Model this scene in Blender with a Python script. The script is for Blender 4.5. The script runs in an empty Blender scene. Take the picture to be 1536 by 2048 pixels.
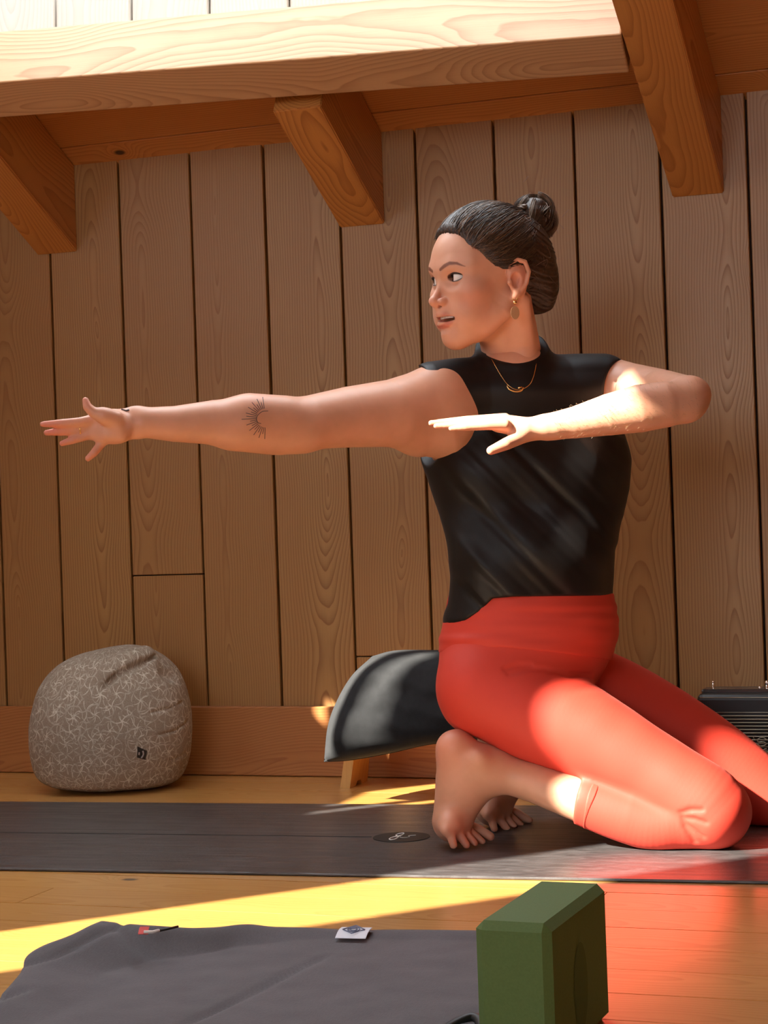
import bpy, bmesh, math, random
import numpy as np
from mathutils import Vector, Matrix
from mathutils.bvhtree import BVHTree

random.seed(7); rng = np.random.default_rng(7)
SC = bpy.context.scene
COL = SC.collection
PI = math.pi
RAD = math.radians

# ------------------------------------------------------------------ camera
F = 3700.0                       # focal length in pixels of the 1536 x 2048 frame
CAM = np.array([0.0, 0.0, 0.57])
def _cam_axes(yaw=19.3, pitch=.19, roll=2.0):
    y, p, r = RAD(yaw), RAD(pitch), RAD(roll)
    fw = np.array([-math.sin(y)*math.cos(p), math.cos(y)*math.cos(p), math.sin(p)])
    rt = np.array([math.cos(y), math.sin(y), 0.])
    up = np.cross(rt, fw)
    c, s = math.cos(r), math.sin(r)
    return c*rt - s*up, s*rt + c*up, fw
CU, CV, CF = _cam_axes()
CW = -CF
cam_d = bpy.data.cameras.new('camera'); cam_o = bpy.data.objects.new('camera', cam_d); COL.objects.link(cam_o)
cam_d.sensor_fit = 'VERTICAL'; cam_d.sensor_height = 36.0; cam_d.sensor_width = 27.0
cam_d.lens = F/2048*36.0; cam_d.clip_start = .05; cam_d.clip_end = 100
m = Matrix((Vector(CU), Vector(CV), Vector(CW))).transposed().to_4x4(); m.translation = Vector(CAM)
cam_o.matrix_world = m
SC.camera = cam_o

# ------------------------------------------------------------------ sky, sun, exposure
world = bpy.data.worlds.new('sky'); SC.world = world; world.use_nodes = True
bg = world.node_tree.nodes['Background']
bg.inputs['Color'].default_value = (.88, .94, 1.0, 1); bg.inputs['Strength'].default_value = 6.4
SUN_E, SUN_AZ = 33.0, 42.6
sun_to = np.array([math.sin(RAD(SUN_AZ))*math.cos(RAD(SUN_E)), math.cos(RAD(SUN_AZ))*math.cos(RAD(SUN_E)), -math.sin(RAD(SUN_E))])
sd = bpy.data.lights.new('sun', 'SUN'); sd.energy = 25.0; sd.angle = RAD(.6); sd.color = (1, .93, .80)
so = bpy.data.objects.new('sun', sd); COL.objects.link(so)
so.rotation_mode = 'QUATERNION'; so.rotation_quaternion = Vector(-sun_to).to_track_quat('Z', 'Y'); so.location = (-4, -3, 5)
SC.view_settings.view_transform = 'Standard'; SC.view_settings.look = 'None'
SC.view_settings.gamma = 1; SC.view_settings.use_curve_mapping = False
SC.view_settings.exposure = 0.46
SC.cycles.use_denoising = True
SC.cycles.max_bounces = 7; SC.cycles.diffuse_bounces = 4; SC.cycles.glossy_bounces = 3
SC.cycles.use_adaptive_sampling = True; SC.cycles.adaptive_threshold = .02

# ------------------------------------------------------------------ pixel <-> place (1536 x 2048 frame)
def ray(x, y): return ((x-768)/F)*CU - ((y-1024)/F)*CV + CF
def P(x, y, d): return CAM + ray(x, y)*d
def onz(x, y, z=0.): r = ray(x, y); return CAM + r*((z-CAM[2])/r[2])
def ony(x, y, Y): r = ray(x, y); return CAM + r*((Y-CAM[1])/r[1])
def pxr(px, d): return px*d/F

# ------------------------------------------------------------------ object helpers
def link(name, mesh, mat=None, parent=None, smooth=False):
    o = bpy.data.objects.new(name, mesh); COL.objects.link(o)
    if mat is not None and not mesh.materials: mesh.materials.append(mat)
    if parent is not None: o.parent = parent
    if smooth: mesh.shade_smooth()
    return o
def tag(o, label=None, cat=None, group=None, kind=None):
    if label: o['label'] = label
    if cat: o['category'] = cat
    if group: o['group'] = group
    if kind: o['kind'] = kind
    return o
def empty(name, loc=(0, 0, 0), rz=0.):
    o = bpy.data.objects.new(name, None); COL.objects.link(o)
    o.location = loc; o.rotation_euler = (0, 0, rz); o.empty_display_size = .05
    return o
def pyd(name, v, f): me = bpy.data.meshes.new(name); me.from_pydata([tuple(map(float, a)) for a in v], [], f); me.update(); return me
def box_mesh(name, sx, sy, sz, bev=0., seg=1):
    bm = bmesh.new(); bmesh.ops.create_cube(bm, size=1)
    for v in bm.verts: v.co = (v.co.x*sx, v.co.y*sy, v.co.z*sz)
    if bev: bmesh.ops.bevel(bm, geom=bm.edges[:], offset=bev, segments=seg, profile=.5, affect='EDGES')
    me = bpy.data.meshes.new(name); bm.to_mesh(me); bm.free(); return me
def box(name, lo, hi, mat, parent=None, bev=0., seg=1):
    lo, hi = np.array(lo, float), np.array(hi, float)
    o = link(name, box_mesh(name, *(hi-lo), bev, seg), mat, parent); o.location = (lo+hi)/2; return o
def obox(name, c, ax, size, mat, parent=None, bev=0., seg=1):
    """box with its own axes (rows of ax) and sizes"""
    o = link(name, box_mesh(name, *size, bev, seg), mat, parent)
    mm = Matrix([list(a) for a in ax]).transposed().to_4x4(); mm.translation = Vector(c)
    o.matrix_world = mm if parent is None else mm
    return o
def tube_geo(pts, rad, sides=8, closed=False, V=None, Fc=None):
    pts = np.asarray(pts, float); n = len(pts); V = [] if V is None else V; Fc = [] if Fc is None else Fc
    rad = np.broadcast_to(np.asarray(rad, float), (n,))
    t = np.gradient(pts, axis=0)
    if closed: t = np.roll(pts, -1, 0)-np.roll(pts, 1, 0)
    t /= np.linalg.norm(t, axis=1)[:, None]+1e-12
    ref = np.array([0, 0, 1.]) if abs(t[0][2]) < .9 else np.array([1., 0, 0])
    nn = np.cross(t[0], ref); nn /= np.linalg.norm(nn)
    b0 = len(V)
    for i in range(n):
        nn = nn-t[i]*np.dot(nn, t[i]); nn /= np.linalg.norm(nn)+1e-12
        bb = np.cross(t[i], nn)
        for k in range(sides):
            a = 2*PI*k/sides
            V.append(pts[i]+rad[i]*(math.cos(a)*nn+math.sin(a)*bb))
    for i in range(n if closed else n-1):
        j = (i+1) % n
        for k in range(sides):
            k2 = (k+1) % sides
            Fc.append((b0+i*sides+k, b0+i*sides+k2, b0+j*sides+k2, b0+j*sides+k))
    if not closed:
        Fc.append(tuple(b0+k for k in range(sides))[::-1]); Fc.append(tuple(b0+(n-1)*sides+k for k in range(sides)))
    return V, Fc
def tube(name, pts, rad, mat, parent=None, sides=8, closed=False):
    v, f = tube_geo(pts, rad, sides, closed)
    return link(name, pyd(name, v, f), mat, parent, True)
def curve_pts(ctrl, n=24):
    """Catmull-Rom through control points"""
    c = np.asarray(ctrl, float); c = np.vstack([2*c[0]-c[1], c, 2*c[-1]-c[-2]]); out = []
    m_ = len(c)-3
    for i in range(n):
        s = i/(n-1)*m_; k = min(int(s), m_-1); t = s-k
        p0, p1, p2, p3 = c[k:k+4]
        out.append(.5*((2*p1)+(-p0+p2)*t+(2*p0-5*p1+4*p2-p3)*t*t+(-p0+3*p1-3*p2+p3)*t**3))
    return np.array(out)

# ------------------------------------------------------------------ material helpers
class NT:
    def __init__(s, name):
        s.m = bpy.data.materials.new(name); s.m.use_nodes = True; s.t = s.m.node_tree; s.n = s.t.nodes
        s.b = s.n['Principled BSDF']
    def new(s, typ, **kw):
        n = s.n.new(typ)
        for k, v in kw.items(): setattr(n, k, v)
        return n
    def put(s, sock, v):
        if hasattr(v, 'is_output') or isinstance(v, bpy.types.NodeSocket): s.t.links.new(v, sock)
        else:
            if isinstance(v, (tuple, list)) and len(v) == 3 and sock.type == 'RGBA': v = (*v, 1)
            sock.default_value = v
    def math(s, op, a, b=None, c=None, clamp=False):
        n = s.new('ShaderNodeMath', operation=op); n.use_clamp = clamp
        s.put(n.inputs[0], a)
        if b is not None: s.put(n.inputs[1], b)
        if c is not None: s.put(n.inputs[2], c)
        return n.outputs[0]
    def mix(s, f, a, b, typ='MIX'):
        n = s.new('ShaderNodeMix', data_type='RGBA', blend_type=typ)
        s.put(n.inputs[0], f); s.put(n.inputs[6], a); s.put(n.inputs[7], b); return n.outputs[2]
    def noise(s, vec, scale, detail=3., rough=.55, dist=0.):
        n = s.new('ShaderNodeTexNoise'); s.put(n.inputs['Vector'], vec)
        n.inputs['Scale'].default_value = scale; n.inputs['Detail'].default_value = detail
        n.inputs['Roughness'].default_value = rough; n.inputs['Distortion'].default_value = dist
        return n.outputs['Fac']
    def mapr(s, v, a, b, c=0., d=1.):
        n = s.new('ShaderNodeMapRange'); s.put(n.inputs[0], v)
        for i, q in enumerate((a, b, c, d)): n.inputs[i+1].default_value = q
        return n.outputs[0]
    def obj(s): return s.new('ShaderNodeTexCoord').outputs['Object']
    def mapping(s, vec, scale=(1, 1, 1), loc=(0, 0, 0)):
        n = s.new('ShaderNodeMapping'); s.put(n.inputs['Vector'], vec)
        n.inputs['Scale'].default_value = scale; n.inputs['Location'].default_value = loc; return n.outputs[0]
    def bump(s, h, strength=.3, dist=.002):
        n = s.new('ShaderNodeBump'); n.inputs['Strength'].default_value = strength; n.inputs['Distance'].default_value = dist
        s.put(n.inputs['Height'], h); s.t.links.new(n.outputs[0], s.b.inputs['Normal'])
    def set(s, **kw):
        for k, v in kw.items(): s.put(s.b.inputs[k.replace('_', ' ')], v)
        return s.m

def wood(name, light, dark, axis='z', freq=150., rough=.42, knots=.5, coat=0., contrast=.7, hue=.25, coat_ior=1.5, knot_col=(.045, .014, .005)):
    """solid timber: growth rings around a pith line, cut by the board, with knots and fine pores"""
    w = NT(name)
    rnd = w.new('ShaderNodeObjectInfo').outputs['Random']
    sep = w.new('ShaderNodeSeparateXYZ'); w.put(sep.inputs[0], w.obj())
    i = 'xyz'.index(axis)
    L = sep.outputs[i]; A, B = {'z': (sep.outputs[0], sep.outputs[1]), 'x': (sep.outputs[1], sep.outputs[2]), 'y': (sep.outputs[0], sep.outputs[2])}[axis]
    L = w.math('ADD', L, w.math('MULTIPLY', rnd, 37.3))
    comb = w.new('ShaderNodeCombineXYZ')
    w.put(comb.inputs[0], w.math('ADD', A, w.math('MULTIPLY', rnd, 11.7))); w.put(comb.inputs[1], B); w.put(comb.inputs[2], L)
    vec = comb.outputs[0]
    slow = w.noise(w.mapping(vec, (.8, .8, 1.3)), 1.0, 2)
    med = w.noise(w.mapping(vec, (9, 9, 1.6)), 1.0, 3)
    # knots: sparse cells, only some of them carry one
    kv = w.new('ShaderNodeTexVoronoi', voronoi_dimensions='2D')
    kc = w.new('ShaderNodeCombineXYZ'); w.put(kc.inputs[0], w.math('MULTIPLY', w.math('ADD', A, w.math('MULTIPLY', rnd, 5.1)), 6.0)); w.put(kc.inputs[1], w.math('MULTIPLY', L, 4.0))
    w.put(kv.inputs['Vector'], kc.outputs[0]); kv.inputs['Scale'].default_value = 1
    cs = w.new('ShaderNodeSeparateColor'); w.put(cs.inputs[0], kv.outputs['Color'])
    has = w.math('LESS_THAN', cs.outputs[0], knots)
    kd = kv.outputs['Distance']
    kg = w.math('MULTIPLY', w.math('POWER', 2.718, w.math('MULTIPLY', w.math('MULTIPLY', kd, kd), -45.)), has)
    off = w.math('ADD', w.math('MULTIPLY', w.math('SUBTRACT', rnd, .5), .09), w.math('MULTIPLY', w.math('SUBTRACT', slow, .5), .07))
    a2 = w.math('ADD', A, off)
    dep = w.math('ADD', w.math('MULTIPLY', w.math('SUBTRACT', slow, .45), .26), w.math('ADD', .02, B))
    r = w.math('SQRT', w.math('ADD', w.math('MULTIPLY', a2, a2), w.math('MULTIPLY', dep, dep)))
    r = w.math('ADD', r, w.math('ADD', w.math('ADD', w.math('MULTIPLY', med, .014), w.math('MULTIPLY', w.noise(w.mapping(vec, (26, 26, 9)), 1.0, 2), .0045)), w.math('MULTIPLY', kg, .035)))
    ph = w.math('FRACT', w.math('MULTIPLY', r, freq))
    ring = w.math('POWER', ph, 2.2)                       # slow light early wood, sharp dark late wood
    ring = w.math('MULTIPLY', ring, w.mapr(ph, .93, 1.0, 1., 0.))
    fib = w.noise(w.mapping(vec, (700, 700, 9)), 1.0, 2)
    tone = w.noise(w.mapping(vec, (10, 10, .9)), 1.0, 2)
    fac = w.math('ADD', w.math('MULTIPLY', ring, contrast), w.math('MULTIPLY', w.math('SUBTRACT', fib, .5), .55), clamp=True)
    col = w.mix(fac, light, dark)
    col = w.mix(w.mapr(tone, .35, .7, 0, hue), col, tuple(c*k for c, k in zip(light, (.80, .62, .5))))
    col = w.mix(w.math('MULTIPLY', w.math('SUBTRACT', rnd, .0), hue*.9), col, tuple(c*k for c, k in zip(light, (.74, .60, .55))))
    kcore = w.math('MULTIPLY', w.mapr(kd, .035, .07, 1., 0.), has)
    col = w.mix(kcore, col, knot_col)
    w.bump(w.math('ADD', w.math('MULTIPLY', ring, .8), fib), .18, .0007)
    w.set(Base_Color=col, Roughness=w.mapr(fac, 0, 1, rough, rough+.14))
    if coat: w.set(Coat_Weight=coat, Coat_Roughness=.24, Coat_IOR=coat_ior)
    return w.m
def plain(name, col, rough=.5, metal=0., **kw):
    w = NT(name); w.set(Base_Color=col, Roughness=rough, Metallic=metal, **kw); return w.m

M_WALL = wood('wall_larch', (.39, .212, .070), (.20, .080, .022), 'z', 165, .38, .03, contrast=.95, hue=.35)
M_BASE = wood('skirting_larch', (.42, .17, .050), (.24, .075, .018), 'x', 150, .38, .05, contrast=.8)
M_RAFT = wood('rafter_larch', (.56, .235, .058), (.27, .085, .018), 'y', 150, .38, .10, contrast=.85)
M_BEAM = wood('header_larch', (.56, .32, .16), (.31, .145, .06), 'x', 130, .36, .16, contrast=.85)  # paler than the rafters: roof window light mixed into the wood colour
M_CEIL = wood('ceiling_larch', (.54, .22, .062), (.27, .085, .02), 'x', 150, .40, .08, contrast=.7)
M_FLOOR = wood('floor_pine', (.60, .32, .085), (.40, .17, .038), 'x', 120, .34, .05, coat=.9, contrast=.5, hue=.3, coat_ior=1.7)
M_DARK = plain('dark_backing_board', (.03, .012, .006), .8)  # dark board behind the plank gaps, also the roof deck
M_PALE = wood('skylit_boards', (.62, .60, .55), (.48, .44, .38), 'z', 130, .5, .2, contrast=.6, hue=.1, knot_col=(.3, .22, .15))  # skylight wash put into the colour; also bounces neutral light onto the header
M_PLAST = wood('outer_boards', (.42, .22, .10), (.28, .12, .05), 'z', 120, .5, .2)

# ================================================================== THE ROOM
WY = 3.85
SL = .5                                     # roof slope
LX, RX, BY = -2.6, 1.6, -2.4                # gable wall left, right side, back
def roofz(y): return 1.42 + SL*(WY-y)       # underside of ceiling boards
# ---- floor boards, laid along the wall
floor = tag(box('floor', (LX, BY, -.05), (RX, WY+.02, -.02), M_DARK), 'varnished pine plank floor of the attic room', 'floor', kind='structure')
PW = .1135
row = 0; y1 = WY
while y1 > BY:
    y0 = max(y1-PW, BY)
    cuts = [LX]; x = LX + random.uniform(.5, 2.2)
    while x < RX-.3: cuts.append(x); x += random.uniform(1.6, 2.6)
    cuts.append(RX)
    for a, b in zip(cuts[:-1], cuts[1:]):
        me = box_mesh('floor_board', b-a-.0014, y1-y0-.0020, .024)
        o = link('floor_board', me, M_FLOOR, floor); o.location = ((a+b)/2, (y0+y1)/2, -.012 - random.uniform(0, .0004))
        o.matrix_parent_inverse = floor.matrix_world.inverted()
        o.location = Vector(((a+b)/2, (y0+y1)/2, -.0120-random.uniform(0, .0004))) - floor.location
        o.matrix_parent_inverse = Matrix()
    y1 = y0; row += 1
# ---- knee wall of upright boards
wall = tag(box('wall_back', (LX, WY+.020, -.02), (RX, WY+.06, 1.62), M_DARK), 'low knee wall of upright larch boards', 'wall', kind='structure')
seams = [-2.6, -2.475, -2.315]
for x, y in [(100, 520), (235, 330), (378, 310), (525, 290), (681, 470), (828, 262), (985, 240), (1145, 220), (1320, 330), (1490, 190)]:
    seams.append(float(ony(x, y, WY)[0]))
while seams[-1] < RX-.1: seams.append(seams[-1]+random.uniform(.15, .175))
joints = {4: float(ony(330, 1150, WY)[2]), 7: float(ony(740, 1313, WY)[2])}
for k, (a, b) in enumerate(zip(seams[:-1], seams[1:])):
    spans = [(.10, 1.50)]
    if k in joints: spans = [(.10, joints[k]-.0012), (joints[k]+.0012, 1.50)]
    for z0, z1 in spans:
        me = box_mesh('wall_board', b-a-.0055, .02, z1-z0, .0015)
        o = link('wall_board', me, M_WALL, wall)
        o.location = Vector(((a+b)/2, WY+.010+random.uniform(-.0012, .0012), (z0+z1)/2)) - wall.location
# ---- skirting board
bb = box('baseboard_back', (LX+.02, WY-.022, .001), (RX, WY-.001, .156), M_BASE, bev=.002)
tag(bb, 'wide reddish larch skirting board along the knee wall', 'baseboard', kind='structure')
# ---- left gable wall: tall slit window plus added small openings, shaped to sun patches
gab = tag(empty('wall_left', (LX, 0, 0)), 'timber gable wall with a tall slit window and small openings added for sun patches, left of the view', 'wall', kind='structure')
SUN_OPENINGS = [(.645, 1.008, 1.02, 2.688), (1.915, 1.968, 1.22, 1.70), (2.012, 2.25, 1.22, 1.70), (2.39, 2.46, 1.25, 1.42), (2.615, 2.652, 1.175, 1.24)]
def gpiece(y0, y1, z0, z1, slope=False):
    """wall block, top optionally following the roof"""
    v = []
    for x in (-.012, 0):
        v += [(x, y0, z0), (x, y1, z0), (x, y1, roofz(y1)+.1 if slope else z1), (x, y0, roofz(y0)+.1 if slope else z1)]
    f = [(0, 1, 2, 3), (7, 6, 5, 4), (0, 4, 5, 1), (1, 5, 6, 2), (2, 6, 7, 3), (3, 7, 4, 0)]
    link('wall_panel', pyd('wall_panel', v, f), M_PLAST, gab)
ys = BY
for (a, b, c, d) in SUN_OPENINGS:
    gpiece(ys, a, -.02, 0, True); gpiece(a, b, -.02, c); gpiece(a, b, d, 0, True); ys = b
gpiece(ys, WY+.06, -.02, 0, True)
# ---- wall behind the camera with a wide window, and the far right wall
bw = tag(empty('wall_behind', (0, BY, 0)), 'boarded wall with a wide window behind the camera', 'wall', kind='structure')
def bpiece(x0, x1, z0, z1): link('wall_panel', box_mesh('wall_panel', x1-x0, .1, z1-z0), M_PLAST, bw).location = ((x0+x1)/2, -.05, (z0+z1)/2)
BWX0, BWX1, BWZ0, BWZ1 = -1.7, .1, .9, 2.15
bpiece(LX-.12, BWX0, -.02, 4.7); bpiece(BWX1, RX+.1, -.02, 4.7); bpiece(BWX0, BWX1, -.02, BWZ0); bpiece(BWX0, BWX1, BWZ1, 4.7)
rw = tag(empty('wall_right', (RX, 0, 0)), 'boarded gable wall beyond the right edge of the view', 'wall', kind='structure')
v = []
for x in (0, .1): v += [(x, BY, -.02), (x, WY+.06, -.02), (x, WY+.06, roofz(WY)+.1), (x, BY, roofz(BY)+.1)]
link('wall_panel', pyd('wall_panel', v, [(0, 1, 2, 3), (7, 6, 5, 4), (0, 4, 5, 1), (1, 5, 6, 2), (2, 6, 7, 3), (3, 7, 4, 0)]), M_PLAST, rw)
# ---- ceiling boards on the rafters, open above the header (roof window)
ceil = tag(empty('ceiling', (0, 0, 0)), 'sloping larch board ceiling above the rafters', 'ceiling', kind='structure')
cs_, sn_ = 1/math.hypot(1, SL), SL/math.hypot(1, SL)
AXX, AXD, AXN = np.array([1, 0, 0.]), np.array([0, cs_, -sn_]), np.array([0, sn_, cs_])   # along wall, down slope, up normal
def ceil_board(x0, x1, s0, s1):
    """s = distance up the slope from the wall top"""
    c = np.array([(x0+x1)/2, WY, 1.42]) - AXD*((s0+s1)/2) + AXN*.012
    obox('ceiling_board', c, (AXX, AXD, AXN), (x1-x0, s1-s0-.003, .024), M_CEIL, ceil, .0015)
OPX0, OPX1 = LX+.1, -.69                    # roof window opening
OPS0, OPS1 = .46, 1.30
s = -.05; first = True
while s < 7.0:
    w_ = .115 if first else .235
    first = False
    if s+w_ <= OPS0+.03 or s >= OPS1: ceil_board(LX, RX, s, s+w_)
    else:
        ceil_board(OPX1+.05, RX, s, s+w_)
        ceil_board(LX, OPX0, s, s+w_)
    s += w_
# roof deck above, with the same opening
def deck(x0, x1, s0, s1):
    c = np.array([(x0+x1)/2, WY, 1.42]) - AXD*((s0+s1)/2) + AXN*.06
    obox('roof_deck', c, (AXX, AXD, AXN), (x1-x0, s1-s0, .06), M_DARK, ceil)
deck(LX-.12, RX, -.1, OPS0-.02); deck(LX-.12, RX, OPS1, 7.0); deck(LX-.12, OPX0, OPS0-.02, OPS1); deck(OPX1+.06, RX, OPS0-.02, OPS1)
# added out of view: boards above the roof opening that block direct sun
def sun_block(c, ax, size): obox('sun_block_board', c, ax, size, M_PALE, ceil)
VZ = np.array([0, 0, 1.])
_yu = WY-OPS1*cs_; _zu = 1.42+OPS1*sn_
sun_block(((OPX0+OPX1)/2, _yu-.02, _zu+.30), (AXX, np.array([0, 1., 0]), VZ), (OPX1-OPX0+.16, .03, .62))
_yl = WY-OPS0*cs_
for xs in (OPX0-.02, OPX1+.055): sun_block((xs, (_yu+_yl)/2, _zu+.14), (AXX, np.array([0, 1., 0]), VZ), (.03, _yl-_yu+.04, 1.06))
# ---- rafters
def rafter(x0, x1, s0, s1, label):
    z0 = 1.217                                   # lower edge at the wall
    pn = .18
    a = np.array([(x0+x1)/2, WY, z0])
    c = a - AXD*((s0+s1)/2) + AXN*(pn/2)
    r_ = empty('roof_rafter', c)
    # the timber, cut plumb at the wall
    v = []
    for x in (-(x1-x0)/2, (x1-x0)/2):
        e0 = np.array([0, WY, z0]); e1 = np.array([0, WY, z0+pn/cs_])
        u0 = e0 - AXD*s1; u1 = u0 + AXN*pn
        for q in (e0, e1, u1, u0): v.append(q-np.array([0, c[1], c[2]])+np.array([x, 0, 0]))
    f = [(0, 1, 2, 3), (7, 6, 5, 4), (0, 4, 5, 1), (1, 5, 6, 2), (2, 6, 7, 3), (3, 7, 4, 0)]
    me = pyd('roof_rafter', v, f)
    bm = bmesh.new(); bm.from_mesh(me); bmesh.ops.recalc_face_normals(bm, faces=bm.faces[:])
    bmesh.ops.bevel(bm, geom=bm.edges[:], offset=.0025, segments=2, affect='EDGES'); bm.to_mesh(me); bm.free()
    # grain follows the timber: object axes along the slope
    mm = Matrix([list(AXX), list(AXD), list(AXN)]).transposed()
    me.transform(mm.inverted().to_4x4())
    bpy.data.objects.remove(r_)
    o = link('roof_rafter', me, M_RAFT); mw = mm.to_4x4(); mw.translation = Vector(c); o.matrix_world = mw
    tag(o, label, 'rafter', 'roof rafters', 'structure'); return o
rafter(-2.190, -2.085, 0, .41, 'short orange larch rafter at the left edge of the view')
rafter(-1.428, -1.323, 0, .415, 'short orange larch rafter in the middle, with two small knots')
rafter(-.686, -.579, 0, 4.5, 'long orange larch rafter above the woman, at the end of the pale header beam')
rafter(.16, .267, 0, 4.5, 'long larch rafter beyond the right edge of the view')
# ---- header beam between the rafters, below the roof window
hA, hB = np.array([-2.598, 3.275, 0]), np.array([-.688, 3.385, 0])
hx = (hB-hA); hl = np.linalg.norm(hx); hx /= hl
for q in (hA, hB): q[2] = 1.217 + SL*(WY-q[1])
hx3 = hB-hA; hl = np.linalg.norm(hx3); hx3 /= hl
hd_ = AXD - hx3*np.dot(AXD, hx3); hd_ /= np.linalg.norm(hd_); hn_ = np.cross(hx3, hd_)
hc = (hA+hB)/2 + hd_*.055 + hn_*.068
hb = obox('header_beam', hc, (hx3, hd_, hn_), (hl, .11, .136), M_BEAM, None, .003, 2)
tag(hb, 'thick pale header beam across the rafters, front face washed by roof window light', 'beam', kind='structure')
# boards of the roof-window reveal, standing on the header
rev = tag(empty('trim_1', (0, 0, 0)), 'upright boards, coloured pale for the skylight, of the roof window reveal above the header beam', 'trim', kind='structure')
x = -2.58
while x < -.8:
    w_ = min(.172, -.70-x)
    t_ = (x+w_/2-hA[0])/(hB[0]-hA[0]); base = hA+(hB-hA)*t_ + hd_*.075 + hn_*.137
    up_ = np.array([0, .05, 1.]); up_ /= np.linalg.norm(up_)
    obox('reveal_board', base+up_*.15, (np.array([1, 0, 0.]), np.cross(up_, [1, 0, 0]), up_), (w_-.004, .02, .30), M_PALE, rev, .0015)
    x += w_

# ================================================================== SIGNED DISTANCE MODELLING (for soft shapes and the figure)
def nrm(v): v = np.asarray(v, float); return v/np.linalg.norm(v)
def smin(a, b, k):
    if k <= 0: return np.minimum(a, b)
    h = np.maximum(k-np.abs(a-b), 0)/k
    return np.minimum(a, b)-h*h*(k*.25)
def smax(a, b, k): return -smin(-a, -b, k)
def chain(pts, rad, flat=None):
    """tapered capsule chain; flat=(axis, factor>1) squeezes the section along axis"""
    pts = np.asarray(pts, float); rad = np.broadcast_to(np.asarray(rad, float), (len(pts),)).copy()
    def f(p):
        best = None
        for i in range(len(pts)-1 if len(pts) > 1 else 1):
            a = pts[i]; b = pts[min(i+1, len(pts)-1)]; ab = b-a; L = max(float(ab@ab), 1e-12)
            q = p-a; t = np.clip((q@ab)/L, 0, 1)
            q = q-t[:, None]*ab
            if flat is not None: q = q+np.outer((q@flat[0])*(flat[1]-1), flat[0])
            d = np.sqrt((q*q).sum(1))-(rad[i]+(rad[min(i+1, len(pts)-1)]-rad[i])*t)
            best = d if best is None else np.minimum(best, d)
        return best
    R_ = rad[:, None]
    return f, (pts-R_).min(0), (pts+R_).max(0)
def ball(c, r): return chain([c], [r])
def ell(c, ax, rad):
    c = np.asarray(c, float); A = np.array([nrm(a) for a in ax]); rad = np.asarray(rad, float)
    def f(p):
        q = (p-c)@A.T; u = q/rad; k0 = np.sqrt((u*u).sum(1)); w = u/rad; k1 = np.sqrt((w*w).sum(1))
        return np.where(k1 > 1e-9, k0*(k0-1)/np.maximum(k1, 1e-9), -rad.min())
    e = np.sqrt(((A*rad[:, None])**2).sum(0))
    return f, c-e, c+e
def half(point, normal):
    """keeps the side the normal points away from"""
    n_ = nrm(normal); c = np.asarray(point, float)
    return (lambda p: (p-c)@n_), np.full(3, -9.), np.full(3, 9.)
def U(pr, k=.01): return ('u', pr, k)
def S(pr, k=.005): return ('s', pr, k)
def I(pr, k=.002): return ('i', pr, k)
def D(fn): return ('d', (fn, np.full(3, -9.), np.full(3, 9.)), 0)
def ev(ops, p):
    d = np.full(len(p), .5)
    for op, (f, lo, hi), k in ops:
        if op == 'u': d = smin(d, f(p), k)
        elif op == 's': d = smax(d, -f(p), k)
        elif op == 'i': d = smax(d, f(p), k)
        elif op == 'd': d = d+f(p)
    return d
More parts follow.
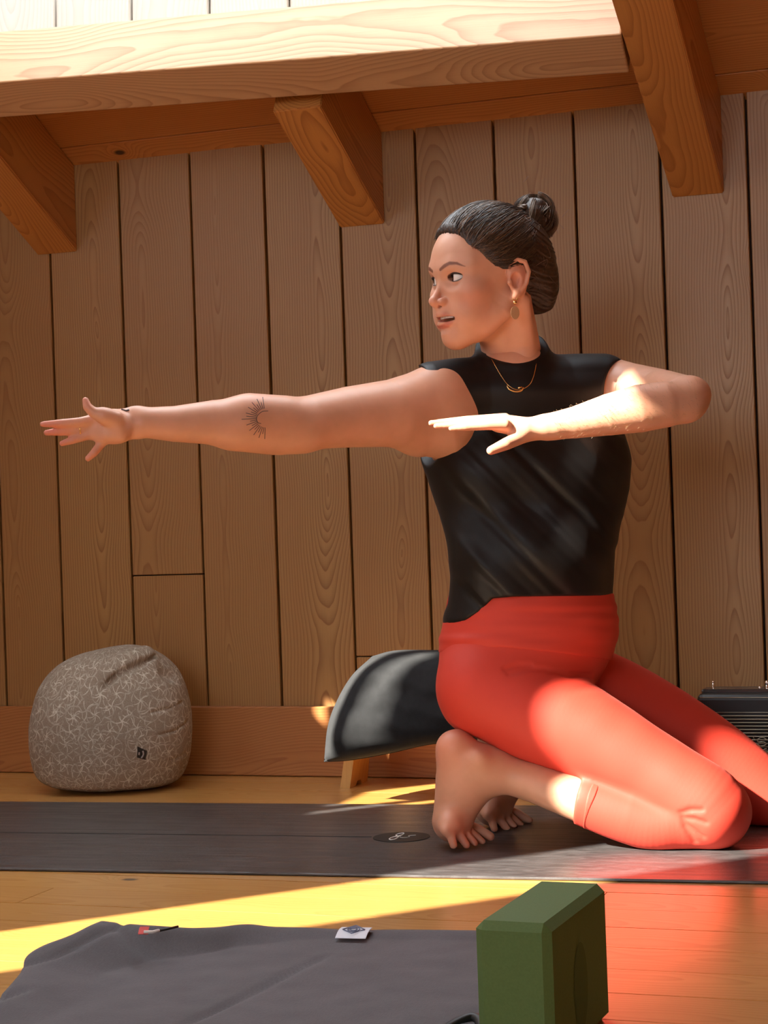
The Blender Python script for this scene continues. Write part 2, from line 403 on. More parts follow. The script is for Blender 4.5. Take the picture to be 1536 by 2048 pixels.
def sdf_mesh(name, ops, h, mat, parent=None, lo=None, hi=None, color=None, more=None):
    B, NSB = 8, 4; SBc = B*NSB
    ul = [o for o in ops if o[0] == 'u']
    l0 = np.min([o[1][1] for o in ul], 0)-.012; h0 = np.max([o[1][2] for o in ul], 0)+.012
    if lo is not None: l0 = np.maximum(l0, lo)
    if hi is not None: h0 = np.minimum(h0, hi)
    n = np.ceil((h0-l0)/(h*SBc)).astype(int)
    g = np.stack(np.meshgrid(*[np.arange(k) for k in n], indexing='ij'), -1).reshape(-1, 3)
    sbs = SBc*h
    d = np.concatenate([ev(ops, c) for c in np.array_split(l0+(g+.5)*sbs, max(1, len(g)//20000))])
    g = g[np.abs(d) < sbs*1.5]
    bi = np.stack(np.meshgrid(*[np.arange(NSB)]*3, indexing='ij'), -1).reshape(-1, 3)
    ci = np.stack(np.meshgrid(*[np.arange(B+1)]*3, indexing='ij'), -1).reshape(-1, 3)
    VV, GG = [], []
    for s_ in g:
        o0 = l0+s_*sbs; o1 = o0+sbs
        sub = [o for o in ops if o[0] in 'id' or (np.all(o[1][1]-o[2]*1.6-.02 < o1) and np.all(o[1][2]+o[2]*1.6+.02 > o0))]
        if not any(o[0] == 'u' for o in sub): continue
        dc = ev(sub, o0+(bi+.5)*B*h)
        kb = bi[np.abs(dc) < B*h*1.6]
        if len(kb) == 0: continue
        p = (o0+kb*(B*h))[:, None, :]+ci[None]*h
        v = ev(sub, p.reshape(-1, 3)).reshape(len(kb), B+1, B+1, B+1)
        act = (v.min((1, 2, 3)) < 0) & (v.max((1, 2, 3)) >= 0)
        VV.append(v[act].astype(np.float32)); GG.append((s_*SBc+kb*B)[act])
    V = np.concatenate(VV); G = np.concatenate(GG).astype(np.int64)
    N = n*SBc+2
    ins = V < 0
    cor = [(i, j, k) for i in (0, 1) for j in (0, 1) for k in (0, 1)]
    sl = lambda A, c: A[:, c[0]:c[0]+B, c[1]:c[1]+B, c[2]:c[2]+B]
    cnt = sum(sl(ins, c).astype(np.int8) for c in cor)
    bb_, ii, jj, kk = np.nonzero((cnt > 0) & (cnt < 8))
    vals = np.stack([V[bb_, ii+c[0], jj+c[1], kk+c[2]] for c in cor], 1)
    acc = np.zeros((len(bb_), 3)); num = np.zeros(len(bb_))
    for a in range(8):
        for b in range(a+1, 8):
            da = np.array(cor[b])-np.array(cor[a])
            if np.abs(da).sum() != 1: continue
            va, vb = vals[:, a], vals[:, b]; x_ = (va < 0) != (vb < 0)
            t = np.where(x_, va/np.where(x_, va-vb, 1), 0)
            acc += np.where(x_[:, None], np.array(cor[a])+t[:, None]*da, 0); num += x_
    cell = G[bb_]+np.stack([ii, jj, kk], 1)
    pos = l0+(cell+acc/num[:, None])*h
    gid = cell[:, 0]+N[0]*(cell[:, 1]+N[1]*cell[:, 2])
    order = np.argsort(gid); gs = gid[order]
    st = np.array([1, N[0], N[0]*N[1]])
    quads = []
    for ax in range(3):
        b_, c_ = (ax+1) % 3, (ax+2) % 3
        e = [0, 0, 0]; e[ax] = 1
        A0, A1 = ins[:, :B, :B, :B], sl(ins, e)
        q, i_, j_, k_ = np.nonzero(A0 != A1)
        pt = G[q]+np.stack([i_, j_, k_], 1); gg = pt@st
        f4 = np.stack([gg, gg-st[b_], gg-st[b_]-st[c_], gg-st[c_]], 1)
        idx = np.searchsorted(gs, f4); idx = np.minimum(idx, len(gs)-1)
        ok = (gs[idx] == f4).all(1)
        fi = order[idx]
        flip = ~A0[q, i_, j_, k_]
        fi[flip] = fi[flip][:, ::-1]
        quads.append(fi[ok])
    Q = np.concatenate(quads)
    me = bpy.data.meshes.new(name)
    me.vertices.add(len(pos)); me.vertices.foreach_set('co', pos.astype(np.float32).ravel())
    me.loops.add(Q.size); me.loops.foreach_set('vertex_index', Q.astype(np.int32).ravel())
    me.polygons.add(len(Q)); me.polygons.foreach_set('loop_start', np.arange(0, Q.size, 4, dtype=np.int32))
    me.polygons.foreach_set('loop_total', np.full(len(Q), 4, dtype=np.int32))
    me.update(calc_edges=True)
    if color is not None:
        at = me.color_attributes.new('tint', 'FLOAT_COLOR', 'POINT')
        cc = np.ones((len(pos), 4), np.float32); cc[:, :3] = color(pos); at.data.foreach_set('color', cc.ravel())
    me.validate()
    o = link(name, me, mat, parent, True)
    if parent is not None and parent.type == 'EMPTY':
        me.transform(Matrix.Translation(-parent.location))
    return o
def surf(ops, x, y, d0=2.5, d1=4.4, inset=0.):
    """place where the line of sight through a picture point meets the shape"""
    t = np.linspace(d0, d1, 700); v = ev(ops, CAM+t[:, None]*ray(x, y)); i = int(np.argmax(v < 0))
    if i == 0: return P(x, y, (d0+d1)/2)
    tt = t[i-1]+(t[i]-t[i-1])*v[i-1]/(v[i-1]-v[i]); return P(x, y, tt+inset)
def vnoise(p, f, seed=0):
    """cheap smooth value noise"""
    q = p*f+seed*17.31; i = np.floor(q).astype(np.int64); t = q-i; t = t*t*(3-2*t)
    def hsh(a):
        v = (a[:, 0]*73856093) ^ (a[:, 1]*19349663) ^ (a[:, 2]*83492791) ^ (seed*2654435)
        v = (v ^ (v >> 13))*1274126177 & 0x7fffffff
        return (v & 0xffff)/65535.
    r = 0
    for a in (0, 1):
        for b in (0, 1):
            for c in (0, 1):
                w = (t[:, 0] if a else 1-t[:, 0])*(t[:, 1] if b else 1-t[:, 1])*(t[:, 2] if c else 1-t[:, 2])
                r = r+w*hsh(i+np.array([a, b, c]))
    return r-.5

# ================================================================== THINGS IN THE ROOM
# ---- long black yoga mat under the woman
def fabric(name, col, rough=.85, scale=900., bump=.25, sheen=.0, mott=.12, sheen_tint=(1, 1, 1)):
    w = NT(name); o_ = w.obj()
    wx = w.noise(w.mapping(o_, (scale, scale*.25, scale*.25)), 1, 1); wy = w.noise(w.mapping(o_, (scale*.25, scale, scale)), 1, 1)
    h_ = w.math('ADD', wx, wy)
    big = w.noise(o_, 14, 3)
    c = w.mix(w.mapr(big, .3, .7, 0, 1), tuple(q*(1-mott) for q in col), tuple(q*(1+mott) for q in col))
    c = w.mix(w.mapr(h_, .7, 1.3, 0, .35), c, tuple(q*.6 for q in col))
    w.bump(h_, bump, .0006)
    w.set(Base_Color=c, Roughness=rough)
    if sheen: w.set(Sheen_Weight=sheen, Sheen_Roughness=.4, Sheen_Tint=sheen_tint)
    return w.m
w = NT('mat_rubber'); o_ = w.obj()
st_ = w.noise(w.mapping(o_, (4, 60, 60)), 1, 3); fine = w.noise(o_, 260, 2); mar = w.noise(w.mapping(o_, (18, 60, 40)), 1, 4, .6, 1.2)
w.bump(w.math('ADD', w.math('MULTIPLY', st_, 2.5), w.math('MULTIPLY', fine, .5)), .35, .002)
w.set(Base_Color=w.mix(w.mapr(mar, .4, .62, 0, .8), (.037, .034, .034), (.072, .068, .069)), Roughness=w.mapr(st_, .3, .7, .30, .46), Specular_IOR_Level=.75)
M_MAT = w.m
mf0, mf1 = onz(0, 1737, .004), onz(1536, 1764, .004); mb0, mb1 = onz(0, 1606, .004), onz(870, 1610, .004)
mdir = nrm((mf1-mf0)*np.array([1, 1, 0])); mper = np.array([-mdir[1], mdir[0], 0])
mw = float((mb1-mf1)@mper)
mc = mf0 + mdir*(-.42) ; mlen = 2.20
mats = tag(empty('yoga_mat', mc+mdir*mlen/2+mper*mw/2-np.array([0, 0, mc[2]])), 'long black rubber yoga mat under the kneeling woman', 'yoga mat')
mz = math.atan2(mdir[1], mdir[0]); mats.rotation_euler = (0, 0, mz)
sheet = link('mat_sheet', box_mesh('mat_sheet', mlen, mw, .0045, .0012), M_MAT, mats); sheet.location = (0, 0, .0028)
M_LINE = plain('mat_print_black', (.008, .008, .008), .5); M_WHITE = plain('print_white', (.75, .73, .68), .5)
def to_mat(x, y): q = onz(x, y, .0055)-np.array(mats.location); return float(q@mdir), float(q@mper)
lx, ly = to_mat(300, 1671); dx_, dy_ = to_mat(803, 1674)
ln = link('centre_line', box_mesh('centre_line', 1.2, .0035, .0006), M_LINE, mats); ln.location = (dx_-.055-.6, dy_, .0054)
bm = bmesh.new(); bmesh.ops.create_cone(bm, cap_ends=True, segments=48, radius1=.0505, radius2=.0505, depth=.0008)
me = bpy.data.meshes.new('logo_disc'); bm.to_mesh(me); bm.free()
disc = link('logo_disc', me, M_LINE, mats); disc.location = (dx_, dy_, .0056)
def flat_curve(pts2, z, r, name, mat, parent): return tube(name, [(a, b, z) for a, b in pts2], r, mat, parent, 5)
def glyph(pts, r, n_, mat):
    q = [(a_-dx_, b_-dy_) for a_, b_ in (to_mat(x, y) for x, y in curve_pts(pts, n_))]
    flat_curve(q, .0007, r, 'logo_mark', mat, disc)
glyph([(797, 1673.6), (792, 1671.6), (797, 1668.6), (806, 1667.4), (808, 1668.6), (803, 1671.6), (797, 1673.6)], .0012, 40, M_WHITE)
glyph([(797, 1673.6), (788, 1675.0), (779, 1678.6), (782, 1680.6), (790, 1679.0), (796, 1675.4), (797, 1673.6)], .0012, 40, M_WHITE)
glyph([(797, 1673.6), (803, 1675.6), (813, 1676.0), (819, 1674.2), (818, 1672.4), (832, 1671.4)], .0009, 30, plain('print_grey', (.35, .33, .29), .5))

# ---- measures of the foam block (the blanket lies beside it)
bF, bB = onz(1090, 1846, .150), onz(1190, 1774, .150)       # right top edge, front and back end
ldir = nrm((bB-bF)*np.array([1, 1, 0])); wdir = np.array([ldir[1], -ldir[0], 0])
ldir = nrm([math.sin(RAD(2.5)), math.cos(RAD(2.5)), 0]); wdir = np.array([ldir[1], -ldir[0], 0])
BWd, BLn, BHt = .0815, .222, .152
BLKX = float(min(bF[0], bB[0])-BWd-.012)
# ---- grey felt blanket in the foreground
M_FELT = fabric('grey_felt', (.108, .104, .113), .95, 700, .5, .12)
def felt():
    outline = [(203, 1841), (300, 1852), (420, 1855), (492, 1847), (560, 1854), (680, 1857), (800, 1857), (950, 1859), (1060, 1862)]
    zb = np.array([.050, .044, .034, .030, .020, .014, .014, .014, .014])
    back = np.array([onz(x, y, z_) for (x, y), z_ in zip(outline, zb)])
    left = np.array([onz(x, y, z_) for x, y, z_ in [(203, 1841, .050), (160, 1862, .046), (62, 1905, .034), (40, 1948, .028), (0, 1994, .022), (-60, 2060, .014), (-130, 2160, .012)]])
    nu, nv = 120, 70
    bt = curve_pts(back, nu); lt = curve_pts(left, nv)
    V = np.zeros((nv, nu, 3))
    for j in range(nv):
        V[j] = bt+(lt[j]-lt[0])*np.linspace(1, .6, nu)[:, None] + np.array([.22, -.28, 0])*(j/(nv-1))*np.linspace(0, 1, nu)[:, None]
    X = V.reshape(-1, 3)
    uu, vv = np.meshgrid(np.linspace(0, 1, nu), np.linspace(0, 1, nv)); uu, vv = uu.ravel(), vv.ravel()
    z = .010 + .004*vnoise(np.stack([X[:, 0], X[:, 1], X[:, 0]*0], 1), 7, 3) + .002*vnoise(np.stack([X[:, 0], X[:, 1], X[:, 0]*0], 1), 30, 4)
    edge = np.minimum(uu, vv*1.3)
    rimz = np.repeat(lt[:, 2][:, None], nu, 1)*np.exp(-(np.linspace(0, 1, nu)/.14)**2)[None] ; rimb = np.repeat(bt[:, 2][None], nv, 0)*np.exp(-(np.linspace(0, 1, nv)/.16)**2)[:, None]
    z += np.maximum(np.maximum(rimz, rimb).ravel()-.010, 0)
    def groove(a, b, dep, w_):
        pa, pb = onz(*a, .01), onz(*b, .01); ab = (pb-pa)[:2]; q = X[:, :2]-pa[:2]; t = np.clip(q@ab/(ab@ab), 0, 1)
        dd = np.linalg.norm(q-t[:, None]*ab, axis=1); return -dep*np.exp(-(dd/w_)**2)*np.sin(np.clip(t, .02, .98)*PI)**.35
    z += groove((262, 1899), (15, 1972), .006, .006)+groove((655, 1908), (350, 2060), .007, .006)+groove((60, 1999), (-40, 2030), .006, .006)
    pb_ = onz(430, 1868, .01); q = X[:, :2]-pb_[:2]; du, dv = q@np.array([CU[0], CU[1]]), q@np.array([CF[0], CF[1]])
    z += -.012*np.exp(-(du/.055)**2-(dv/.035)**2)
    X[:, 2] = np.maximum(z, .0045)
    X[:, 0] = np.minimum(X[:, 0], BLKX)
    return X.reshape(nv, nu, 3)
G_ = felt(); nv, nu = G_.shape[:2]
top = G_.reshape(-1, 3); bot = top.copy(); bot[:, 2] = np.maximum(top[:, 2]-.006, .0008)
n0 = len(top); fc = []
for j in range(nv-1):
    for i in range(nu-1):
        a = j*nu+i; fc.append((a, a+nu, a+nu+1, a+1)); fc.append((n0+a, n0+a+1, n0+a+nu+1, n0+a+nu))
rim = [i for i in range(nu)]+[j*nu+nu-1 for j in range(1, nv)]+[(nv-1)*nu+i for i in range(nu-2, -1, -1)]+[j*nu for j in range(nv-2, 0, -1)]
for k in range(len(rim)):
    a, b = rim[k], rim[(k+1) % len(rim)]; fc.append((a, b, n0+b, n0+a))
cen = top.mean(0); cen[2] = 0
fb = empty('felt_blanket', cen); tag(fb, 'grey felt blanket spread on the floor in the foreground, left of the green block', 'blanket')
me = pyd('blanket_sheet', np.vstack([top, bot])-cen, fc); link('blanket_sheet', me, M_FELT, fb, True)
# white woven label and red tag on its rim
def patch(name, quad, z, mat, parent, off):
    """thin curved label whose corners are floor points"""
    q = [np.array(p) for p in quad]; n_ = 8; v = []; f = []
    for j in range(n_+1):
        for i in range(n_+1):
            s_, t = i/n_, j/n_; p = (q[0]*(1-s_)+q[1]*s_)*(1-t)+(q[3]*(1-s_)+q[2]*s_)*t
            v.append(p+np.array([0, 0, .003*math.sin(t*PI)])-off)
    m0 = len(v); v += [a-np.array([0, 0, .0006]) for a in v]
    for j in range(n_):
        for i in range(n_):
            a = j*(n_+1)+i; f.append((a, a+1, a+n_+2, a+n_+1)); f.append((m0+a, m0+a+n_+1, m0+a+n_+2, m0+a+1))
    return link(name, pyd(name, v, f), mat, parent, True)
M_TAGW = plain('label_white', (.72, .74, .80), .8); M_TAGB = plain('label_blue', (.16, .18, .27), .8); M_RED = plain('tag_red', (.55, .05, .04), .7)
lq = [onz(670, 1876, .0145), onz(731, 1877, .0145), onz(745, 1855, .0175), onz(684, 1854, .0175)]
pl = patch('woven_label', lq, 0, M_TAGW, fb, cen)
def lab(s_, t): return (lq[0]*(1-s_)+lq[1]*s_)*(1-t)+(lq[3]*(1-s_)+lq[2]*s_)*t+np.array([0, 0, .0042])-cen
def ring_pts(r, n_=5, ph=.0): return [(.5+r*math.cos(ph+2*PI*k/n_), .52+r*math.sin(ph+2*PI*k/n_)) for k in range(n_)]
for r_, n_, ph in ((.36, 4, 0.), (.20, 10, 0), (.12, 6, .3)):
    rp_ = ring_pts(r_, n_, ph)
    tube('label_print', [lab(a, b) for a, b in rp_], .0009, M_TAGB, pl, 4, True)
tq = [onz(276, 1868, .050), onz(296, 1868, .050), onz(300, 1853, .052), onz(282, 1853, .052)]
patch('red_tag', tq, 0, M_RED, fb, cen)
tube('tag_loop', [np.array(onz(x, y, .052))-cen for x, y in [(288, 1864), (305, 1864), (318, 1861)]], .0022, M_WHITE, fb, 6)
tube('tag_cord', [np.array(onz(x, y, .048))-cen for x, y in [(316, 1862), (335, 1858), (356, 1853)]], .0016, M_LINE, fb, 6)

# ---- green foam block
w = NT('green_foam'); o_ = w.obj(); sp = w.noise(o_, 420, 2)
w.bump(sp, .25, .0006); w.set(Base_Color=w.mix(w.mapr(sp, .35, .65, 0, 1), (.082, .145, .036), (.090, .158, .041)), Roughness=.75)
M_FOAM = w.m
bc = (bF+bB)/2 - wdir*(BWd/2-.009) + wdir*0; bc[2] = BHt/2
blk = obox('yoga_block', bc, (wdir, ldir, np.array([0, 0, 1.])), (BWd, BLn, BHt), M_FOAM, None, .0085, 1)
tag(blk, 'green foam yoga block standing on its long edge on the floor', 'yoga block')
# oval mark pressed into the side
v, f = [], []
for k in range(32):
    a = 2*PI*k/32; v.append((BWd/2+.0004, .026*math.cos(a)-.005, .047*math.sin(a)-.012))
f.append(tuple(range(32))); link('pressed_oval', pyd('pressed_oval', v, f), plain('green_foam_pressed', (.06, .115, .03), .85), blk)
# small black strap end by the block
sp_ = onz(940, 2046, .004)
strap = tube('strap_end', curve_pts([sp_+np.array([-.02, -.07, 0]), sp_+np.array([-.012, -.03, .004]), sp_+np.array([.004, -.006, .008]), sp_+np.array([.018, -.02, .006]), sp_+np.array([.03, -.06, .0])], 20), .006, M_LINE)
tag(strap, 'black cord loop lying beside the green block', 'cord')

# ---- round patterned floor pouf
def pouf():
    bot = onz(205, 1578, 0.); dC = 4.06
    c = P(222, 1440, dC); c[2] = 0
    base = np.array([c[0], c[1], 0.])
    k = dC/F
    up = np.array([0, 0, 1.]); rt = nrm(CU*np.array([1, 1, 0])); fw = np.array([-rt[1], rt[0], 0.])
    def q(x, y): # picture offset from the axis at that depth
        p_ = P(x, y, dC); return base+rt*float((p_-base)@rt)+up*p_[2]
    ops = [U(ell(q(205, 1462), (rt, fw, up), (146*k, .145, 118*k)), 0), U(ell(q(270, 1462), (rt, fw, up), (112*k, .140, 118*k)), .06),
           U(ell(q(215, 1390), (rt, fw, up), (128*k, .125, 88*k)), .06), U(ell(q(272, 1395), (rt, fw, up), (84*k, .110, 92*k)), .06),
           U(ell(q(215, 1535), (rt, fw, up), (135*k, .125, 45*k)), .06),
           I(half(base+up*.002, -up), .02)]
    b0 = list(ops)
    def gr(pts, r_, k=.012): return S(chain([surf(b0, x, y) for x, y in pts], r_), k)
    ops += [U(chain([surf(b0, x, y, inset=.012) for x, y in [(222, 1352), (255, 1325), (290, 1312)]], .020), .03),
            gr([(212, 1374), (222, 1362), (240, 1348), (262, 1338), (285, 1327), (306, 1315)], (.004, .006, .0065, .006, .005, .003), .014),
            gr([(300, 1426), (335, 1418), (366, 1404)], .002, .006), gr([(315, 1471), (350, 1461), (376, 1444)], .002, .006), gr([(330, 1345), (345, 1352)], .010, .02),
            gr([(318, 1525), (350, 1518), (372, 1505)], .0015, .006),
            D(lambda p: .004*vnoise(p, 16, 5)+.0015*vnoise(p, 45, 6))]
    w = NT('pouf_cloth'); uv = w.new('ShaderNodeAttribute', attribute_name='tint').outputs['Vector']
    acc = None
    for (sc_, seed, n_) in ((20., 0., 5), (24., 3.7, 6)):
        vv = w.new('ShaderNodeTexVoronoi', voronoi_dimensions='2D'); mp = w.mapping(uv, (sc_, sc_, 1), (seed, seed*.7, 0))
        w.put(vv.inputs['Vector'], mp); vv.inputs['Scale'].default_value = 1; vv.inputs['Randomness'].default_value = .75
        df = w.new('ShaderNodeVectorMath', operation='SUBTRACT'); w.put(df.inputs[0], mp); w.put(df.inputs[1], vv.outputs['Position'])
        sx = w.new('ShaderNodeSeparateXYZ'); w.put(sx.inputs[0], df.outputs[0])
        cs = w.new('ShaderNodeSeparateColor'); w.put(cs.inputs[0], vv.outputs['Color'])
        ang = w.math('ADD', w.math('ARCTAN2', sx.outputs[1], sx.outputs[0]), w.math('MULTIPLY', cs.outputs[0], 6.28))
        r_ = vv.outputs['Distance']
        bend = w.math('ADD', ang, w.math('MULTIPLY', r_, 1.2))
        ray_ = w.math('MULTIPLY', w.math('ABSOLUTE', w.math('SINE', w.math('MULTIPLY', bend, n_/2.))), r_)
        line = w.math('MULTIPLY', w.mapr(ray_, .03, .075, 1, 0), w.mapr(r_, .40, .50, 1, 0))
        circ = w.mapr(w.math('ABSOLUTE', w.math('SUBTRACT', r_, .52)), .012, .035, .55, 0)
        l_ = w.math('MAXIMUM', line, circ)
        acc = l_ if acc is None else w.math('MAXIMUM', acc, l_)
    brk = w.mapr(w.noise(uv, 70, 3), .36, .55, .1, 1)
    wv = w.noise(w.mapping(uv, (900, 300, 1)), 1, 1); wv2 = w.noise(w.mapping(uv, (300, 900, 1)), 1, 1)
    basec = w.mix(w.mapr(w.math('ADD', wv, wv2), .8, 1.2, 0, 1), (.225, .175, .128), (.315, .255, .195))
    w.set(Base_Color=w.mix(w.math('MULTIPLY', acc, w.math('MULTIPLY', brk, .85)), basec, (.60, .55, .46)), Roughness=.95)
    w.bump(w.math('ADD', wv, wv2), .35, .0006)
    def uvs(p):
        r_ = p-base; ph = np.arctan2(r_@rt, -(r_@fw)); lat = np.arctan2(r_[:, 2]-.11, np.hypot(r_@rt, r_@fw))
        return np.stack([ph*.17+2, lat*.17+2, ph*0], 1)
    root = empty('floor_pouf', base); tag(root, 'round beige floor pouf with pale dragonfly print by the wooden wall', 'pouf')
    o = sdf_mesh('pouf_body', ops, .003, w.m, root, color=uvs)
    # small dark side label with a pale mark
    me = o.data; tb = BVHTree.FromObject(o, bpy.context.evaluated_depsgraph_get()) if False else BVHTree.FromPolygons([v.co for v in me.vertices], [p_.vertices for p_ in me.polygons])
    def hit(x, y, off=.0015):
        d_ = Vector(ray(x, y)).normalized(); h_ = tb.ray_cast(Vector(CAM)-Vector(base), d_)
        return np.array(h_[0])-np.array(d_)*off
    v = [hit(x, y, .002) for x, y in [(275, 1493), (294, 1502), (291, 1520), (274, 1515)]]
    v += [a+np.array(CF)*.0012 for a in v]
    tg = link('side_label', pyd('side_label', v, [(0, 1, 2, 3), (7, 6, 5, 4), (0, 4, 5, 1), (1, 5, 6, 2), (2, 6, 7, 3), (3, 7, 4, 0)]), plain('label_brown', (.02, .014, .010), .8), root)
    tube('label_mark', curve_pts([hit(x, y, .0032) for x, y in [(285.5, 1502), (286.8, 1507), (285.6, 1512), (282.5, 1516)]], 10), .0017, plain('label_pale', (.33, .28, .25), .8), tg, 6)
    tube('label_mark', [hit(278.5, 1505, .0032), hit(278, 1510, .0032)], .0016, bpy.data.materials['label_pale'], tg, 6)
pouf()

# ---- low wooden kneeling bench with a black cushion on it
M_BENCH = wood('bench_birch', (.62, .34, .10), (.46, .22, .055), 'z', 90, .40, .05, contrast=.35)
bl = onz(686, 1578, 0.)                                     # near foot of the left leg
bdir = nrm([1, .05, 0]); bper = np.array([-bdir[1], bdir[0], 0])
bench = tag(empty('kneeling_bench', bl+bdir*.2), 'low light wooden kneeling bench under the black cushion', 'bench')
def bench_leg(x0):
    # upright board with a notch in its foot, leaning outwards a little
    y0, y1, h_ = 0., .110, .125
    pr = [(y0, 0), (y0+.035, 0), (y0+.045, .010), (y1-.045, .010), (y1-.035, 0), (y1, 0), (y1-.005, h_), (y0+.012, h_)]
    v = []
    for x in (0, .022):
        for y, z in pr: v.append(np.array([x0+x+(.018 if x0 < 0 else -.018)*z/h_, y, z]))
    n_ = len(pr); f = [tuple(range(n_))[::-1], tuple(range(n_, 2*n_))]
    for k in range(n_): f.append((k, (k+1) % n_, n_+(k+1) % n_, n_+k))
    o = link('leg', pyd('leg', v, f), M_BENCH, bench); return o
bench_leg(-.210); bench_leg(.20)
so_ = link('seat_board', box_mesh('seat_board', .47, .125, .02, .003, 2), M_BENCH, bench); so_.location = (.01, .056, .135)
def cushion():
    w = NT('black_velvet'); o_ = w.obj(); fz = w.noise(o_, 600, 2); lint = w.noise(w.mapping(o_, (60, 60, 60)), 1, 4)
    w.bump(fz, .4, .0008)
    w.set(Base_Color=w.mix(w.mapr(lint, .4, .7, 0, 1), (.012, .013, .0145), (.017, .018, .020)), Roughness=.9, Sheen_Weight=.03, Sheen_Roughness=.35, Sheen_Tint=(.8, .9, 1.))
    dC = 3.72; k = dC/F
    c0 = P(820, 1410, dC)
    n1, n2 = 64, 40
    # pillow: face plane (a along length, b up the cushion), thickness bulges; corners pinched
    A = nrm(CU*np.array([1, 1, 0])); Bv = nrm([0, 0, 1]); N_ = np.cross(A, Bv); N_ = -N_ if N_@CF > 0 else N_   # N_ toward camera
    V = []; Fc = []
    def corner(s_, t):   # outline in the picture, s_ 0..1 left to right, t 0..1 bottom to top
        lft = curve_pts([(648, 1523), (655, 1455), (672, 1405), (703, 1352), (745, 1312)], 41); rgt = curve_pts([(1010, 1475), (1012, 1420), (1005, 1360), (990, 1320)], 41)
        return lft, rgt
    lft, rgt = corner(0, 0)
    bt = curve_pts([(648, 1523), (700, 1520), (780, 1506), (870, 1487), (1010, 1475)], n1+1); tp = curve_pts([(745, 1312), (790, 1301), (860, 1300), (930, 1303), (990, 1320)], n1+1)
    for side in (1, -1):
        for j in range(n2+1):
            t = j/n2; l_ = lft[int(round(t*40))]; r_ = rgt[int(round(t*40))]
            for i in range(n1+1):
                s_ = i/n1
                p = l_*(1-s_)+r_*s_ + (bt[i]*(1-t)+tp[i]*t) - ((bt[0]*(1-s_)+bt[-1]*s_)*(1-t)+(tp[0]*(1-s_)+tp[-1]*s_)*t)
                th = .085*(max(0, 1-(2*s_-1)**4)**.5)*(max(0, 1-(2*t-1)**4)**.55)
                th *= 1+.06*math.sin(9*s_+3*t)+.02*math.sin(23*s_-11*t)*t+.012*math.sin(31*t+14*s_)
                V.append(P(p[0], p[1], dC-.02+.05*t)+N_*(side*th+.0))
    for side in (0, 1):
        b0 = side*(n1+1)*(n2+1)
        for j in range(n2):
            for i in range(n1):
                a = b0+j*(n1+1)+i; q = (a, a+1, a+n1+2, a+n1+1); Fc.append(q if side == 0 else q[::-1])
    me = pyd('cushion', np.array(V)-c0, Fc)
    bm = bmesh.new(); bm.from_mesh(me); bmesh.ops.remove_doubles(bm, verts=bm.verts[:], dist=.0006); bmesh.ops.recalc_face_normals(bm, faces=bm.faces[:]); bm.to_mesh(me); bm.free()
    root = empty('floor_cushion', c0); tag(root, 'plump black cushion leaning behind the kneeling woman, on the wooden bench', 'cushion')
    link('cushion_cover', me, w.m, root, True)
    rim = [P(x, y, dC-.02) for x, y in bt]
    tube('seam_piping', np.array([P(x, y-.5, dC-.024) for x, y in bt])-c0, .0016, w.m, root, 6)
    lp = [P(x, y, dC-.052) for x, y in [(684, 1509), (700, 1502), (728, 1489)]]
    tube('zip_seam', np.array(lp)-c0, .0012, plain('seam_grey', (.12, .13, .14), .8), root, 6)
cushion()

